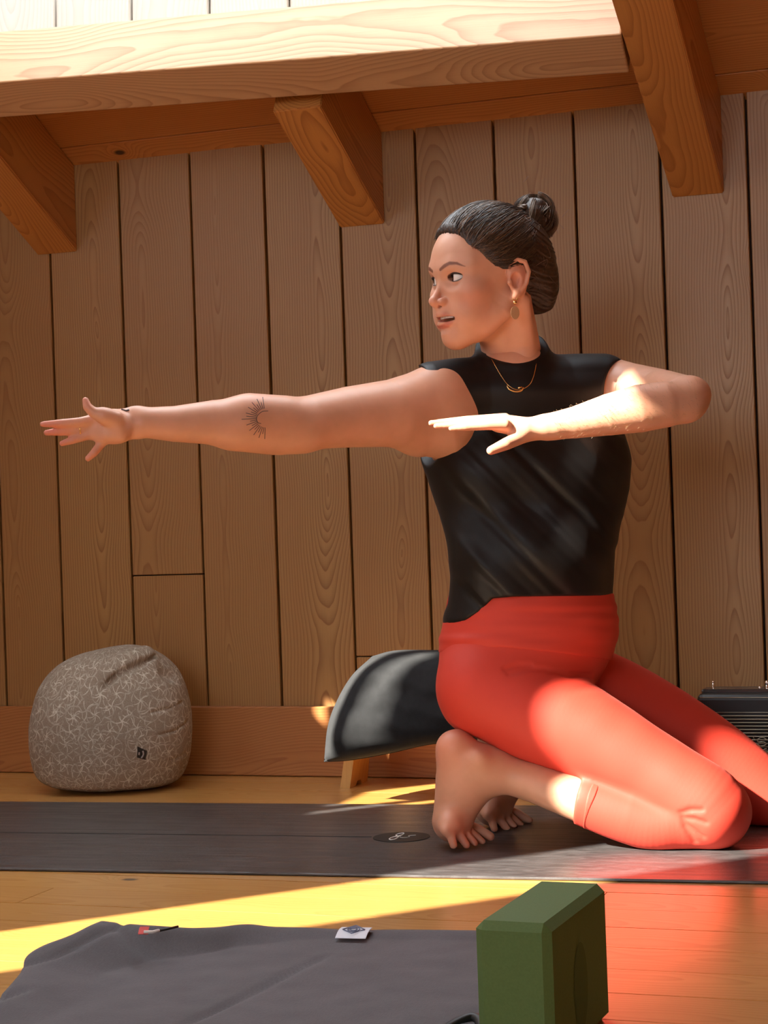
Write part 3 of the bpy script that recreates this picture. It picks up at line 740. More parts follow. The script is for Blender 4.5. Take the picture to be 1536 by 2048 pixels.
# ---- portable amplifier at the right edge
def amp():
    Y0 = 3.60
    a = ony(1392, 1392, Y0); top = float(ony(1470, 1388, Y0)[2])
    x0 = float(a[0]); x1 = x0+.30; dp = .16
    M_CASE = plain('amp_case', (.010, .009, .009), .35); M_CH = plain('amp_chrome', (.75, .72, .68), .18, 1.0); M_BR = plain('amp_trim', (.42, .37, .28), .4, .8)
    root = tag(empty('amplifier', ((x0+x1)/2, Y0+dp/2, 0)), 'small black amplifier with chrome grille lines behind the knee at the right edge', 'amplifier')
    bx = link('case', box_mesh('case', x1-x0, dp, top-.014, .012, 3), M_CASE, root); bx.location = (0, 0, (top-.014)/2+.014)
    for sx in (-1, 1):
        for sy in (-1, 1):
            bm = bmesh.new(); bmesh.ops.create_cone(bm, cap_ends=True, segments=16, radius1=.010, radius2=.012, depth=.016); me = bpy.data.meshes.new('rubber_foot'); bm.to_mesh(me); bm.free()
            o = link('rubber_foot', me, M_LINE, root); o.location = (sx*(x1-x0)*.42, sy*dp*.35, .008)
    yf = -dp/2-.0015
    gp = link('grille_cloth', box_mesh('grille_cloth', x1-x0-.03, .003, top-.075), plain('grille_black', (.006, .005, .005), .7), root); gp.location = (0, yf, (top-.075)/2+.03)
    tube('control_trim', [(-(x1-x0)/2+.008, yf-.001, float(ony(1470, 1395, Y0)[2])), ((x1-x0)/2-.008, yf-.001, float(ony(1470, 1395, Y0)[2]))], .0009, M_BR, root, 6)
    z = float(ony(1500, 1424.5, Y0)[2])
    for k in range(16):
        zz = z-k*.0066
        if zz < .05: break
        tube('grille_bar', [(-(x1-x0)/2+.016, yf-.002, zz), ((x1-x0)/2-.016, yf-.002, zz)], .0011 if k else .0006, M_BR, root, 6)
    tr = link('top_rail', box_mesh('top_rail', x1-x0-.012, .045, .010, .004, 2), plain('amp_top', (.09, .08, .075), .22, .6), root); tr.location = (0, -.035, top+.002)
    def peg(xp, hgt, r_):
        px_ = float(ony(xp, 1385, Y0)[0])-(x0+x1)/2
        o = tube('switch_peg', [(px_, -.045, top+.004), (px_, -.045, top+.008), (px_, -.045, top+hgt)], [r_*1.7, r_, r_], M_CH, root, 12)
        bm = bmesh.new(); bmesh.ops.create_uvsphere(bm, u_segments=14, v_segments=8, radius=r_*1.35); me = bpy.data.meshes.new('peg_tip'); bm.to_mesh(me); bm.free()
        t = link('peg_tip', me, M_CH, o, True); t.location = (px_, -.045, top+hgt)
    peg(1421, .020, .0020); peg(1530, .018, .004); peg(1515, .008, .003)
    # script lettering on the grille: an apostrophe and an S, then the word runs out of view
    def g(pts): 
        return [(float(ony(x, y, Y0)[0])-(x0+x1)/2, yf-.005, float(ony(x, y, Y0)[2])) for x, y in pts]
    S_ = curve_pts([(1534, 1478), (1526, 1474), (1516, 1478), (1518, 1483), (1529, 1483), (1533, 1488), (1524, 1491), (1515, 1488)], 40)
    tube('lettering', g(S_), .0010, M_BR, root, 6); tube('lettering', g([(1507, 1471), (1509, 1477)]), .0010, M_BR, root, 6)
    S2 = curve_pts([(1534, 1496), (1528, 1499), (1536, 1503), (1548, 1498), (1552, 1488), (1548, 1478)], 20)
    tube('lettering', g(S2), .0010, M_BR, root, 6)
amp()

# ================================================================== THE WOMAN
w = NT('skin'); o_ = w.obj(); tn = w.new('ShaderNodeAttribute', attribute_name='tint').outputs['Color']
pore = w.noise(o_, 700, 2); blot = w.noise(o_, 22, 3)
sk = w.mix(w.mapr(blot, .35, .65, 0, 1), (.61, .305, .19), (.67, .335, .215))
w.bump(pore, .12, .0004)
w.set(Base_Color=w.mix(1., sk, tn, 'MULTIPLY'), Roughness=.46, Subsurface_Weight=.12, Subsurface_Radius=(.012, .004, .002), Subsurface_Scale=.6)
M_SKIN = w.m
w = NT('black_jersey'); o_ = w.obj(); rib = w.noise(w.mapping(o_, (900, 900, 260)), 1, 2)
w.bump(rib, .25, .0006); w.set(Base_Color=(.0045, .0040, .0042), Roughness=.52, Specular_IOR_Level=.32, Sheen_Weight=.02, Sheen_Roughness=.5)
M_SHIRT = w.m
w = NT('red_leggings'); o_ = w.obj(); kn = w.noise(w.mapping(o_, (800, 800, 800)), 1, 2); big = w.noise(o_, 9, 2)
w.bump(kn, .18, .0005); w.set(Base_Color=w.mix(big, (.56, .036, .018), (.62, .046, .024)), Roughness=.66, Sheen_Weight=.06, Sheen_Roughness=.35, Sheen_Tint=(1, .5, .4))
M_LEG = w.m
w = NT('brown_hair'); o_ = w.obj(); hv = w.noise(w.mapping(o_, (260, 60, 260)), 1, 3)
w.bump(hv, .5, .0015); w.set(Base_Color=w.mix(w.mapr(hv, .4, .65, 0, 1), (.022, .011, .007), (.060, .030, .016)), Roughness=.42)
M_HAIR = w.m
w = NT('hair_strands'); rn = w.new('ShaderNodeAttribute', attribute_name='tint').outputs['Color']
w.set(Base_Color=rn, Roughness=.36, Specular_IOR_Level=.6); M_STRAND = w.m
M_GOLD = plain('gold', (.80, .52, .22), .22, 1.0)

def proj(p):
    q = p-CAM; z = q@CF; return 768+F*(q@CU)/z, 1024-F*(q@CV)/z, z
def loft(rows, off=0., ycut=None, ex=2.2):
    """rows: y px, left px, right px, middle depth, half thickness"""
    r = np.array(rows, float); t = curve_pts(r, 120)
    ys, xl, xr, dc, bh = t.T
    def f(p):
        x, y, z = proj(p); yy = np.clip(y, ys[0], ys[-1])
        a = np.interp(yy, ys, (xr-xl)/2); c = np.interp(yy, ys, (xl+xr)/2); dm = np.interp(yy, ys, dc); b = np.interp(yy, ys, bh)
        e = (np.abs((x-c)/a)**ex+np.abs((z-dm)/b)**ex)**(1/ex)
        d = (e-1)*np.minimum(a*z/F, b)
        cap = np.maximum(ys[0]-y, y-ys[-1])*z/F
        return smax(d, cap, .03)+off
    lo = np.min([P(l, y, d-b) for y, l, rr, d, b in rows]+[P(rr, y, d+b) for y, l, rr, d, b in rows]+[P(l, y, d+b) for y, l, rr, d, b in rows]+[P(rr, y, d-b) for y, l, rr, d, b in rows], 0)
    hi = np.max([P(l, y, d-b) for y, l, rr, d, b in rows]+[P(rr, y, d+b) for y, l, rr, d, b in rows]+[P(l, y, d+b) for y, l, rr, d, b in rows]+[P(rr, y, d-b) for y, l, rr, d, b in rows], 0)
    return f, lo-.02, hi+.02
def pc(pts, off=0.):
    """capsule chain from picture joints (x, y, depth, radius px)"""
    return chain([P(x, y, d) for x, y, d, r in pts], [pxr(r, d)+off for x, y, d, r in pts])
def pball(pts, off=0., step=.008):
    """smooth limb: envelope of closely set balls along a spline through picture joints"""
    c = curve_pts([list(P(x, y, d))+[pxr(r, d)+off] for x, y, d, r in pts], 200)
    L_ = np.concatenate([[0], np.cumsum(np.linalg.norm(np.diff(c[:, :3], axis=0), axis=1))])
    n_ = int(L_[-1]/step)+2; t = np.linspace(0, L_[-1], n_); c = np.stack([np.interp(t, L_, c[:, k]) for k in range(4)], 1)
    def f(p):
        a, b = p.min(0), p.max(0)
        near = np.linalg.norm(np.maximum(np.maximum(a-c[:, :3], c[:, :3]-b), 0), axis=1)-c[:, 3]
        far = np.linalg.norm(np.maximum(np.abs(a-c[:, :3]), np.abs(b-c[:, :3])), axis=1)-c[:, 3]
        best = None
        for i in np.nonzero(near <= far.min())[0]:
            q = p-c[i, :3]; d = np.sqrt(np.einsum('ij,ij->i', q, q))-c[i, 3]; best = d if best is None else np.minimum(best, d)
        return best
    R_ = c[:, 3:4]
    return f, (c[:, :3]-R_).min(0), (c[:, :3]+R_).max(0)
def cutp(prim, *cuts):
    f, lo, hi = prim
    def g(p):
        d = f(p)
        for (c, n_, k) in cuts: d = smax(d, (p-c)@n_, k)
        return d
    return g, lo, hi
root = empty('person', (np.array(P(1180, 1690, 3.12))*np.array([1, 1, 0]))+np.array([0, 0, .005]))
tag(root, 'kneeling woman in black sleeveless top and red leggings, one arm stretched out, looking along it', 'person')

# ---------------- legs (shared by skin and leggings)
TORSO = [(742, 905, 1175, 3.215, .070), (780, 862, 1210, 3.215, .090), (840, 852, 1235, 3.23, .098), (900, 845, 1254, 3.235, .102), (935, 850, 1258, 3.235, .104), (1000, 872, 1249, 3.235, .102),
         (1060, 893, 1236, 3.22, .108), (1120, 902, 1226, 3.21, .106), (1190, 900, 1222, 3.225, .108), (1262, 882, 1222, 3.245, .118)]
PELV = [(1150, 915, 1216, 3.23, .100), (1195, 902, 1219, 3.235, .106), (1250, 890, 1218, 3.245, .118), (1300, 882, 1206, 3.25, .126), (1350, 880, 1192, 3.25, .130), (1400, 884, 1165, 3.25, .130), (1450, 898, 1120, 3.25, .118)]
THIGH = [(978, 1378, 3.185, 94), (1060, 1418, 3.165, 100), (1160, 1462, 3.14, 93), (1300, 1537, 3.10, 77), (1398, 1598, 3.075, 77), (1426, 1622, 3.07, 76)]
SHANK = [(1425, 1638, 3.07, 60), (1360, 1645, 3.075, 55), (1290, 1644, 3.085, 53), (1165, 1601, 3.11, 49), (1070, 1566, 3.135, 44), (985, 1541, 3.155, 41)]
THIGH2 = [(1095, 1350, 3.33, 92), (1250, 1415, 3.33, 88), (1400, 1497, 3.31, 77), (1530, 1592, 3.29, 68)]
SHANK2 = [(1530, 1592, 3.29, 56), (1400, 1600, 3.30, 50), (1270, 1575, 3.32, 45), (1150, 1545, 3.33, 40), (1062, 1516, 3.335, 37)]
cuf = P(1163, 1600, 3.11); cufn = nrm(P(1050, 1561, 3.14)-P(1165, 1601, 3.11))     # points down the shin
cuf2 = P(1270, 1575, 3.32); cufn2 = nrm(P(1150, 1545, 3.33)-P(1270, 1575, 3.32))
VUP = np.array([0, 0, 1.])
def noise_d(A_, f_, sd): return D(lambda p: A_*vnoise(p, f_, sd))

# ---------------- arms and hands
RARM = [(868, 806, 3.15, 72), (790, 826, 3.10, 68), (700, 834, 3.06, 61), (620, 845, 3.02, 54), (560, 850, 3.00, 51.5), (500, 845, 2.975, 50), (430, 845, 2.955, 45), (350, 848, 2.935, 36), (285, 845, 2.92, 30)]
LARM = [(1200, 775, 3.245, 57), (1250, 777, 3.23, 53), (1320, 783, 3.125, 45), (1372, 791, 2.985, 40)]
LFORE = [(1376, 800, 2.96, 38), (1330, 809, 2.955, 46), (1280, 817, 2.955, 48), (1220, 829, 2.955, 42), (1150, 845, 2.955, 32), (1095, 854, 2.955, 26)]
def fing(pts, r): return chain([P(x, y, d) for x, y, d in pts], [pxr(q, pts[0][2]) for q in r])
palmN = nrm(CW+CV*.15)
hand_r = [U(chain([P(262, 846, 2.915), P(226, 851, 2.905), P(196, 852, 2.90)], [pxr(30, 2.9), pxr(34, 2.9), pxr(31, 2.9)], (palmN, 2.1)), .02),
          U(fing([(232, 838, 2.885), (208, 832, 2.875)], (17, 16)), .02),            # ball of the thumb
          U(fing([(240, 868, 2.893), (215, 870, 2.89)], (15, 13)), .02),              # heel of the hand
          U(fing([(212, 832, 2.88), (188, 826, 2.872), (175, 814, 2.87), (171, 801, 2.872)], (13, 11, 9.2, 6.8)), .009),
          U(fing([(192, 838, 2.895), (160, 844, 2.885), (120, 847, 2.88), (85, 848.5, 2.882)], (11, 9.3, 8.4, 5.6)), .006),
          U(fing([(188, 852, 2.898), (156, 860, 2.892), (122, 863, 2.888), (93, 865.5, 2.89)], (11, 9.4, 8.6, 5.8)), .006),
          U(fing([(192, 862, 2.90), (172, 872, 2.895), (146, 880, 2.89), (124, 887, 2.892)], (10.5, 9, 8, 5.6)), .006),
          U(fing([(210, 868, 2.905), (203, 887, 2.90), (188, 906, 2.893), (176, 917, 2.893)], (11, 9, 8, 6)), .006)]
hand_l = [U(chain([P(1098, 855, 2.955), P(1050, 855, 2.95), P(1003, 847, 2.95)], [pxr(25, 2.95), pxr(30, 2.95), pxr(27, 2.95)], (nrm(CV+CW*.35), 1.5)), .02)]
for (zz, y0_, y1_, tipx, rr) in ((2.922, 852, 856, 902, 8.2), (2.94, 848, 851, 872, 8.8), (2.962, 843, 845, 862, 9), (2.985, 840, 843, 876, 9)):
    hand_l.append(U(fing([(1010, y0_-2, zz+.006), (975, (y0_+y1_)/2-3, zz), (930, y1_-2, zz-.003), (tipx, y1_+1, zz-.004)], (rr+3, rr+1, rr, rr*.62)), .006))
hand_l += [U(fing([(1062, 866, 2.955), (1040, 876, 2.94), (1012, 888, 2.925), (982, 901, 2.918)], (15, 13, 12.5, 9)), .012)]

# ---------------- feet: toes tucked under, heel up
def foot(ox, oy, dd, k=1., skew=0.):
    def q(x, y, d): return P(ox+(x-900)*k, oy+(y-1600)*k, dd+d)
    def R_(r): return pxr(r*k, dd)
    o_ = [U(chain([q(985, 1541, .0), q(950, 1530, .0), q(912, 1500, .0)], [R_(40), R_(40), R_(30)]), .02),            # ankle to heel
          U(chain([q(908, 1502, .0), q(905, 1560, .004), q(900, 1640, .01)], [R_(30), R_(34), R_(30)]), .03),            # sole side
          U(chain([q(965, 1548, .0), q(935, 1590, .01), q(908, 1648, .012)], [R_(40), R_(40), R_(30)]), .03),             # instep
          U(chain([q(898, 1655, -.030), q(912, 1655, .055)], [R_(22), R_(24)]), .025),                                    # ball across
          U(ball(q(960, 1522, -.033), R_(15)), .02)]                                                                      # ankle bone
    toes = [(-.045, 893, 1664, 907, 1693, 9.), (-.024, 905, 1664, 933, 1693, 8.8), (-.003, 915, 1662, 949, 1689, 8.6), (.018, 922, 1660, 964, 1686, 8.6), (.044, 930, 1655, 980, 1676, 11.)]
    for (d, x0, y0, x1, y1, r) in toes:
        o_.append(U(chain([q(x0, y0, d), q((x0+x1)/2+2, (y0+y1)/2-3, d), q(x1, y1, d-.004)], [R_(r+3), R_(r), R_(r*.85)]), .006))
    return o_
foot_r = foot(900, 1597, 3.155); foot_l = foot(982, 1570, 3.335, .94)

# ---------------- trunk and limbs in skin
tl = nrm(CU*math.cos(RAD(12))-CW*math.sin(RAD(12)))
trunk = [U(loft(TORSO, .010), 0), U(pc([(880, 800, 3.155, 60), (960, 760, 3.18, 45), (1030, 770, 3.19, 60), (1120, 760, 3.22, 45), (1195, 778, 3.235, 56)]), .05),
         U(pc([(1032, 790, 3.19, 64), (1030, 735, 3.185, 55)]), .03), U(loft(PELV, .010), .02),
         U(pc(THIGH, -.010), .03), U(pc(THIGH2, -.010), .03), U(pc(SHANK, -.004), .004), U(pc(SHANK2, -.0035), .012),
         U(pc([(1150, 1590, 3.11, 36), (1260, 1622, 3.09, 38)], -.004), .02)]
arms = [U(pc(RARM), .03), U(pc([(600, 862, 3.01, 36), (545, 868, 2.995, 33), (470, 858, 2.97, 36)]), .03),               # elbow and forearm belly
        U(pc([(560, 830, 2.985, 30), (500, 826, 2.965, 30)]), .03), U(pc([(880, 850, 3.16, 60), (835, 868, 3.15, 40)]), .05),
        U(pc(LARM), .03), U(pc(LFORE), .018), U(pc([(1392, 788, 2.975, 25), (1375, 815, 2.955, 26)]), .02)]
bodyops = trunk+arms+hand_r+hand_l+foot_r+foot_l+[I(half((0, 0, .0054), (0, 0, -1.)), .003)]
knuck = [P(*a) for a in ((907, 1693, 3.11), (933, 1693, 3.13), (949, 1689, 3.15), (964, 1686, 3.17), (980, 1676, 3.2))]
redspots = [(P(171, 800, 2.87), .02), (P(90, 848, 2.88), .03), (P(95, 865, 2.89), .03), (P(125, 886, 2.89), .025), (P(178, 916, 2.893), .025), (P(985, 900, 2.92), .03), (P(870, 846, 2.95), .03), (P(930, 1690, 3.13), .05), (P(900, 1490, 3.15), .05)]
def skin_tint(p):
    c = np.ones((len(p), 3))
    for q, r in redspots:
        k = np.exp(-((p-q)**2).sum(1)/r**2)[:, None]; c *= 1-k*np.array([.0, .20, .20])
    return c
body = sdf_mesh('body', bodyops, .0023, M_SKIN, root, color=skin_tint)

# ---------------- head
HA, HPI, HRO = RAD(28), RAD(6), RAD(0)
Fh = -math.cos(HA)*CU+math.sin(HA)*CW; HL = math.sin(HA)*CU+math.cos(HA)*CW
HF = math.cos(HPI)*Fh-math.sin(HPI)*CV; HU = math.cos(HPI)*CV+math.sin(HPI)*Fh
HO = P(978, 571, 3.148); HS = .001045
def hp(x, y, z): return HO+HS*(x*HL+y*HF+z*HU)
def hloc(p): q = (p-HO)/HS; return np.stack([q@HL, q@HF, q@HU], 1)
HX = (HL, HF, HU)
def he(c, r): return ell(hp(*c), HX, np.array(r)*HS)
def hc_(pts, r, flat=None): return chain([hp(*p) for p in pts], np.broadcast_to(np.array(r, float), (len(pts),))*HS, flat)
k_ = HS
head = [U(he((0, -5, 45), (73, 95, 80)), 0), U(he((0, 38, -22), (58, 54, 70)), 25*k_), U(he((0, 55, 30), (56, 36, 50)), 20*k_),
        U(he((0, 70, -78), (17, 17, 14)), 16*k_)]
for s_ in (1, -1):
    head += [U(hc_([(s_*10, 70, -80), (s_*38, 40, -66), (s_*52, 10, -46), (s_*57, 0, -28)], (13, 13, 14, 11)), 24*k_),
             U(he((s_*42, 60, -12), (22, 24, 20)), 18*k_), U(hc_([(s_*8, 82, 29), (s_*28, 80, 33), (s_*48, 62, 30)], (8, 8.5, 8)), 14*k_),
             U(he((s_*34, 62, -45), (22, 24, 26)), 16*k_)]
head += [U(hc_([(0, 82, 26), (0, 83.5, 15), (0, 96.5, -5), (0, 104.5, -18)], (8, 5.4, 5.0, 7.0)), 7*k_), U(hc_([(0, 107.5, -21)], (6.8,)), 5*k_),
         U(hc_([(0, 90, -34), (0, 88, -60)], (12, 12)), 14*k_)]
for s_ in (1, -1):
    head += [U(he((s_*11.5, 95.5, -22.5), (5.6, 9, 6.8)), 3.5*k_), S(he((s_*33, 95, 10), (18, 17, 12)), 11*k_),
             S(hc_([(s_*6.4, 100, -30.5), (s_*8, 95, -27.5)], (2.4, 2.6)), 2*k_)]
# eyelids
EY = {s_: (s_*31., 71.0, 13.5) for s_ in (1, -1)}
for s_ in (1, -1):
    c = EY[s_]
    head += [U(hc_([c], (14.4,)), 5*k_), S(he((c[0]+s_*1.5, c[1]+11., c[2]+.2), (15.5, 15, 6.6)), 1.6*k_),
             S(hc_([(c[0]-s_*11, c[1]+8.5, c[2]+8.8), (c[0], c[1]+10.5, c[2]+11), (c[0]+s_*11, c[1]+6.5, c[2]+9)], (.9, 1.0, .9)), 3*k_)]
# lips, slightly open mouth
LUP = [(-30, 76.5, -47.5), (-12, 94, -43), (0, 98, -41.5), (12, 94, -43), (30, 76.5, -47.5)]
LLO = [(-28, 76.5, -50.5), (-13, 91, -59), (0, 94.5, -60.5), (13, 91, -59), (28, 76.5, -50.5)]
head += [U(hc_(LUP, (2.2, 4.2, 4.6, 4.2, 2.2)), 4*k_), U(hc_(LLO, (2.4, 4.8, 5.2, 4.8, 2.4)), 4*k_),
         S(hc_([(-9, 96, -66), (9, 96, -66)], (4, 4)), 8*k_),
         S(he((0, 88, -50.3), (28, 19, 5.0)), 2*k_)]
# ears
for s_ in (1, -1):
    X = lambda x, y, z: (s_*x, y, z)
    head += [U(he(X(72, -10, 4), (8.5, 18, 30)), 4*k_), U(hc_([X(70, 7, 10), X(74, 5, 25), X(78, -8, 33), X(81, -21, 28), X(82, -26, 12), X(80, -21, -6), X(76, -10, -20)], (2.6, 3.2, 3.4, 3.6, 3.4, 3.2, 3.2)), 2.5*k_),
             U(hc_([X(75, -3, -22), X(74, 0, -26)], (6, 5)), 5*k_), S(he(X(79, -3, -1), (7.5, 9, 13)), 3*k_), S(hc_([X(80, -8, 24), X(81, -18, 20), X(81, -20, 8)], (1.5, 1.7, 1.3)), 2*k_),
             U(hc_([X(76, -10, 16), X(77, -14, 4), X(75, -8, -13)], (2.6, 2.8, 2.4)), 3*k_), U(hc_([X(73, 6, -3)], (4.2,)), 3*k_)]
# neck
head += [U(chain([hp(0, -22, -30), P(1022, 690, 3.19), P(1034, 790, 3.215)], [.050, .0495, .055]), .022),
         U(chain([hp(56, -26, -34), P(1050, 690, 3.155), P(1050, 752, 3.15)], [.012, .013, .012]), .02),
         U(chain([hp(-30, -10, -40), P(985, 700, 3.195), P(1020, 752, 3.15)], [.012, .012, .011]), .02)]
lipU, _, _ = hc_(LUP, (2.6, 4.4, 5.0, 4.4, 2.6)); lipL, _, _ = hc_(LLO, (2.8, 5.2, 5.8, 5.2, 2.8))
BROW = {s_: [(s_*12.5, 28.5), (s_*23, 33), (s_*34, 36), (s_*44, 34.5), (s_*54, 28)] for s_ in (1, -1)}
def seg2(q, pts, rad):
    best = np.full(len(q), 99.)
    pts = np.array(pts, float)
    for i in range(len(pts)-1):
        a, b = pts[i], pts[i+1]; ab = b-a; t = np.clip(((q-a)@ab)/(ab@ab), 0, 1); best = np.minimum(best, np.linalg.norm(q-a-t[:, None]*ab, axis=1)-(rad[i]+(rad[i+1]-rad[i])*t))
    return best
def head_tint(p):
    c = np.ones((len(p), 3)); L_ = hloc(p)
    lip = np.clip(.6-np.minimum(lipU(p), lipL(p))/HS/1.1, 0, 1)*(L_[:, 1] > 80)
    lip = np.clip(lip, 0, 1)[:, None]; c *= 1-lip*np.array([.12, .42, .36])
    mouth = np.clip(1.2-(((L_-np.array([0, 84, -49.5]))/np.array([18, 9, 3.6]))**2).sum(1), 0, 1)[:, None]
    c *= 1-np.clip(mouth*1.6, 0, 1)*np.array([.80, .92, .92])
    for s_ in (1, -1):
        d = seg2(L_[:, [0, 2]], BROW[s_], (2.4, 3.1, 2.8, 2.0, .5))
        b = np.clip(.5-d/1.2, 0, 1)*(L_[:, 1] > 40); c *= 1-(b*.82)[:, None]*np.array([.82, .92, .95])
        c_ = EY[s_]; rim = he((c_[0]+s_*1.5, c_[1]+11., c_[2]+.2), (15.5, 15, 6.6))[0](p)/HS
        on = np.clip(1.5-np.abs(rim)/1.0, 0, 1)*(np.linalg.norm(L_-np.array(c_), axis=1) < 21)
        c *= 1-(on*np.where(L_[:, 2] > c_[2]+.5, .93, .45))[:, None]*np.array([.9, .95, .95])
        ck = np.exp(-(((L_-np.array([s_*46, 66, -20]))/np.array([26, 26, 22]))**2).sum(1))[:, None]; c *= 1-ck*np.array([.0, .16, .16])
        er = np.exp(-(((L_-np.array([s_*77, -8, 2]))/np.array([12, 20, 30]))**2).sum(1))[:, None]; c *= 1-er*np.array([.0, .18, .18])
    ns = np.exp(-(((L_-np.array([0, 102, -20]))/np.array([16, 14, 14]))**2).sum(1))[:, None]; c *= 1-ns*np.array([0, .14, .14])
    return c
zc = float(P(1040, 762, 3.15)[2])
hd = sdf_mesh('head_skin', head, .00125, M_SKIN, root, lo=np.array([-9, -9, zc]), color=head_tint)
# one continuous skin mesh: join the finer head onto the body
bmj = bmesh.new(); bmj.from_mesh(body.data); bmj.from_mesh(hd.data); bmj.to_mesh(body.data); tree0 = BVHTree.FromBMesh(bmj); bmj.free(); body.data.shade_smooth()
bpy.data.objects.remove(hd)
RL = np.array(root.location)
class Tree:
    """ray casts in room space against a mesh kept in the figure's own space"""
    def __init__(s, t): s.t = t
    def ray_cast(s, o, d):
        h_ = s.t.ray_cast(o-Vector(RL), d); return (h_[0]+Vector(RL) if h_[0] is not None else None,)+tuple(h_[1:])
tree = Tree(tree0)
def skin_hit(x, y, off=.001):
    d_ = Vector(ray(x, y)).normalized(); h_ = tree.ray_cast(Vector(CAM), d_)
    return np.array(h_[0])+np.array(h_[1])*off*(-1 if h_[1].dot(d_) > 0 else 1) if h_[0] is not None else P(x, y, 3.)

# eyes
w = NT('eye'); sx = w.new('ShaderNodeSeparateXYZ'); w.put(sx.inputs[0], w.obj())
rr_ = w.math('SQRT', w.math('ADD', w.math('MULTIPLY', sx.outputs[0], sx.outputs[0]), w.math('MULTIPLY', sx.outputs[1], sx.outputs[1])))
front = w.math('GREATER_THAN', sx.outputs[2], 0.)
iris = w.math('MULTIPLY', w.mapr(rr_, .0056, .0062, 1, 0), front); pup = w.math('MULTIPLY', w.mapr(rr_, .0022, .0026, 1, 0), front)
w.set(Base_Color=w.mix(pup, w.mix(iris, (.80, .77, .74), (.045, .028, .018)), (.004, .004, .004)), Roughness=.12)
M_EYE = w.m
gz = nrm(-CU*.97-CW*.05-CV*.02)
for s_ in (1, -1):
    bm = bmesh.new(); bmesh.ops.create_uvsphere(bm, u_segments=32, v_segments=20, radius=12.7*HS); me = bpy.data.meshes.new('eye'); bm.to_mesh(me); bm.free()
    e = link('eye', me, M_EYE, root, True); e.location = hp(*EY[s_])-RL
    e.rotation_mode = 'QUATERNION'; e.rotation_quaternion = Vector(nrm(gz+HF*(.30 if s_ < 0 else .12))).to_track_quat('Z', 'Y')
    c = EY[s_]; lash = []
    for t in np.linspace(-1, 1, 15):
        lx_ = t*14.0+1.; lz = 6.4*math.sqrt(max(0, 1-t*t*.97)); yy = math.sqrt(max(1, 15.0**2-lx_**2-lz**2))
        lash.append(hp(c[0]+s_*lx_, c[1]+yy, c[2]+lz+.2)-RL)
    tube('upper_lashes', lash, np.concatenate([np.linspace(1.0, 1.7, 8), np.linspace(1.7, .9, 7)])*HS, plain('lash_dark', (.012, .007, .005), .6) if s_ == 1 else bpy.data.materials['lash_dark'], root, 6)
    low = []
    for t in np.linspace(-1, 1, 13):
        lx_ = t*13.6+1.; lz = -6.2*math.sqrt(max(0, 1-t*t*.97)); yy = math.sqrt(max(1, 14.3**2-lx_**2-lz**2)); low.append(hp(c[0]+s_*lx_, c[1]+yy, c[2]+lz)-RL)
    tube('lower_lashes', low, .42*HS, bpy.data.materials['lash_dark'], root, 6)
# upper teeth: a curved row
def teeth():
    v, f = [], []
    for k in range(10):
        a0, a1 = RAD(-62+k*12.4), RAD(-62+(k+1)*12.4-.8)
        for (z0, z1) in ((-43.5, -49.3 - (.4 if k in (4, 5) else 0)),):
            b = len(v)
            for rad_ in (17.5, 14.5):
                for a, z in ((a0, z0), (a1, z0), (a1, z1), (a0, z1)): v.append(hp(math.sin(a)*rad_*1.15, 73.5+math.cos(a)*rad_*1.13, z)-RL)
            f += [(b, b+1, b+2, b+3), (b+7, b+6, b+5, b+4), (b, b+4, b+5, b+1), (b+1, b+5, b+6, b+2), (b+2, b+6, b+7, b+3), (b+3, b+7, b+4, b)]
    return link('teeth', pyd('teeth', v, f), plain('enamel', (.72, .68, .62), .25), root)
teeth()

# ---------------- hair
POLY = np.array([(112, 108), (86, 97), (72, 80), (63, 58), (52, 49), (41, 36), (30, 27), (16, 20), (5, 27), (-10, 38), (-24, 30), (-29, 2), (-33, -25), (-40, -52), (-150, -52), (-150, 190), (112, 190)], float)
def poly_sd(q):
    n_ = len(POLY); d = np.full(len(q), 1e9); s_ = np.ones(len(q))
    for i in range(n_):
        a, b = POLY[i], POLY[i-1]; e = b-a; wv = q-a; t = np.clip((wv@e)/(e@e), 0, 1); d = np.minimum(d, ((wv-t[:, None]*e)**2).sum(1))
        c1 = q[:, 1] >= a[1]; c2 = q[:, 1] < b[1]; c3 = e[0]*wv[:, 1] > e[1]*wv[:, 0]
        fl = (c1 & c2 & c3) | (~c1 & ~c2 & ~c3); s_ = np.where(fl, -s_, s_)
    return s_*np.sqrt(d)
BUN = np.array([0, -100, 107.]); TIE = np.array([0, -74, 96.])
def hairfn(p): L_ = hloc(p); return poly_sd(L_[:, 1:3])*HS
def comb(p):
    L_ = hloc(p); v = L_-TIE; az = np.arctan2(v[:, 0], v[:, 1]*.6-v[:, 2]*.8); return .0007*np.sin(az*46+3*np.sin(az*11))+.0005*np.sin(az*97)
capops = [U(he((0, -5, 46), (79, 100, 90)), 0), U(he((0, -88, 2), (47, 37, 60)), 24*k_), U(he((0, -60, 40), (66, 52, 62)), 20*k_),
          I((hairfn, np.full(3, -9.), np.full(3, 9.)), 13*k_), D(comb)]
hair = sdf_mesh('hair', capops, .0016, M_HAIR, root)
def strands(name, paths, rads, cols, parent):
    V, Fc, C_ = [], [], []
    for pts, r, c in zip(paths, rads, cols):
        n0_ = len(V); tube_geo(pts, np.linspace(r, r*.55, len(pts)), 3, False, V, Fc); C_ += [c]*(len(V)-n0_)
    me = pyd(name, np.array(V)-RL, Fc); at = me.color_attributes.new('tint', 'FLOAT_COLOR', 'POINT')
    cc = np.ones((len(V), 4), np.float32); cc[:, :3] = np.array(C_); at.data.foreach_set('color', cc.ravel())
    o = link(name, me, M_STRAND, parent, True); return o
def hcol():
    t = rng.random(); a = np.array([.020, .010, .006]); b = np.array([.22, .125, .066]); return a+(b-a)*t**2.0
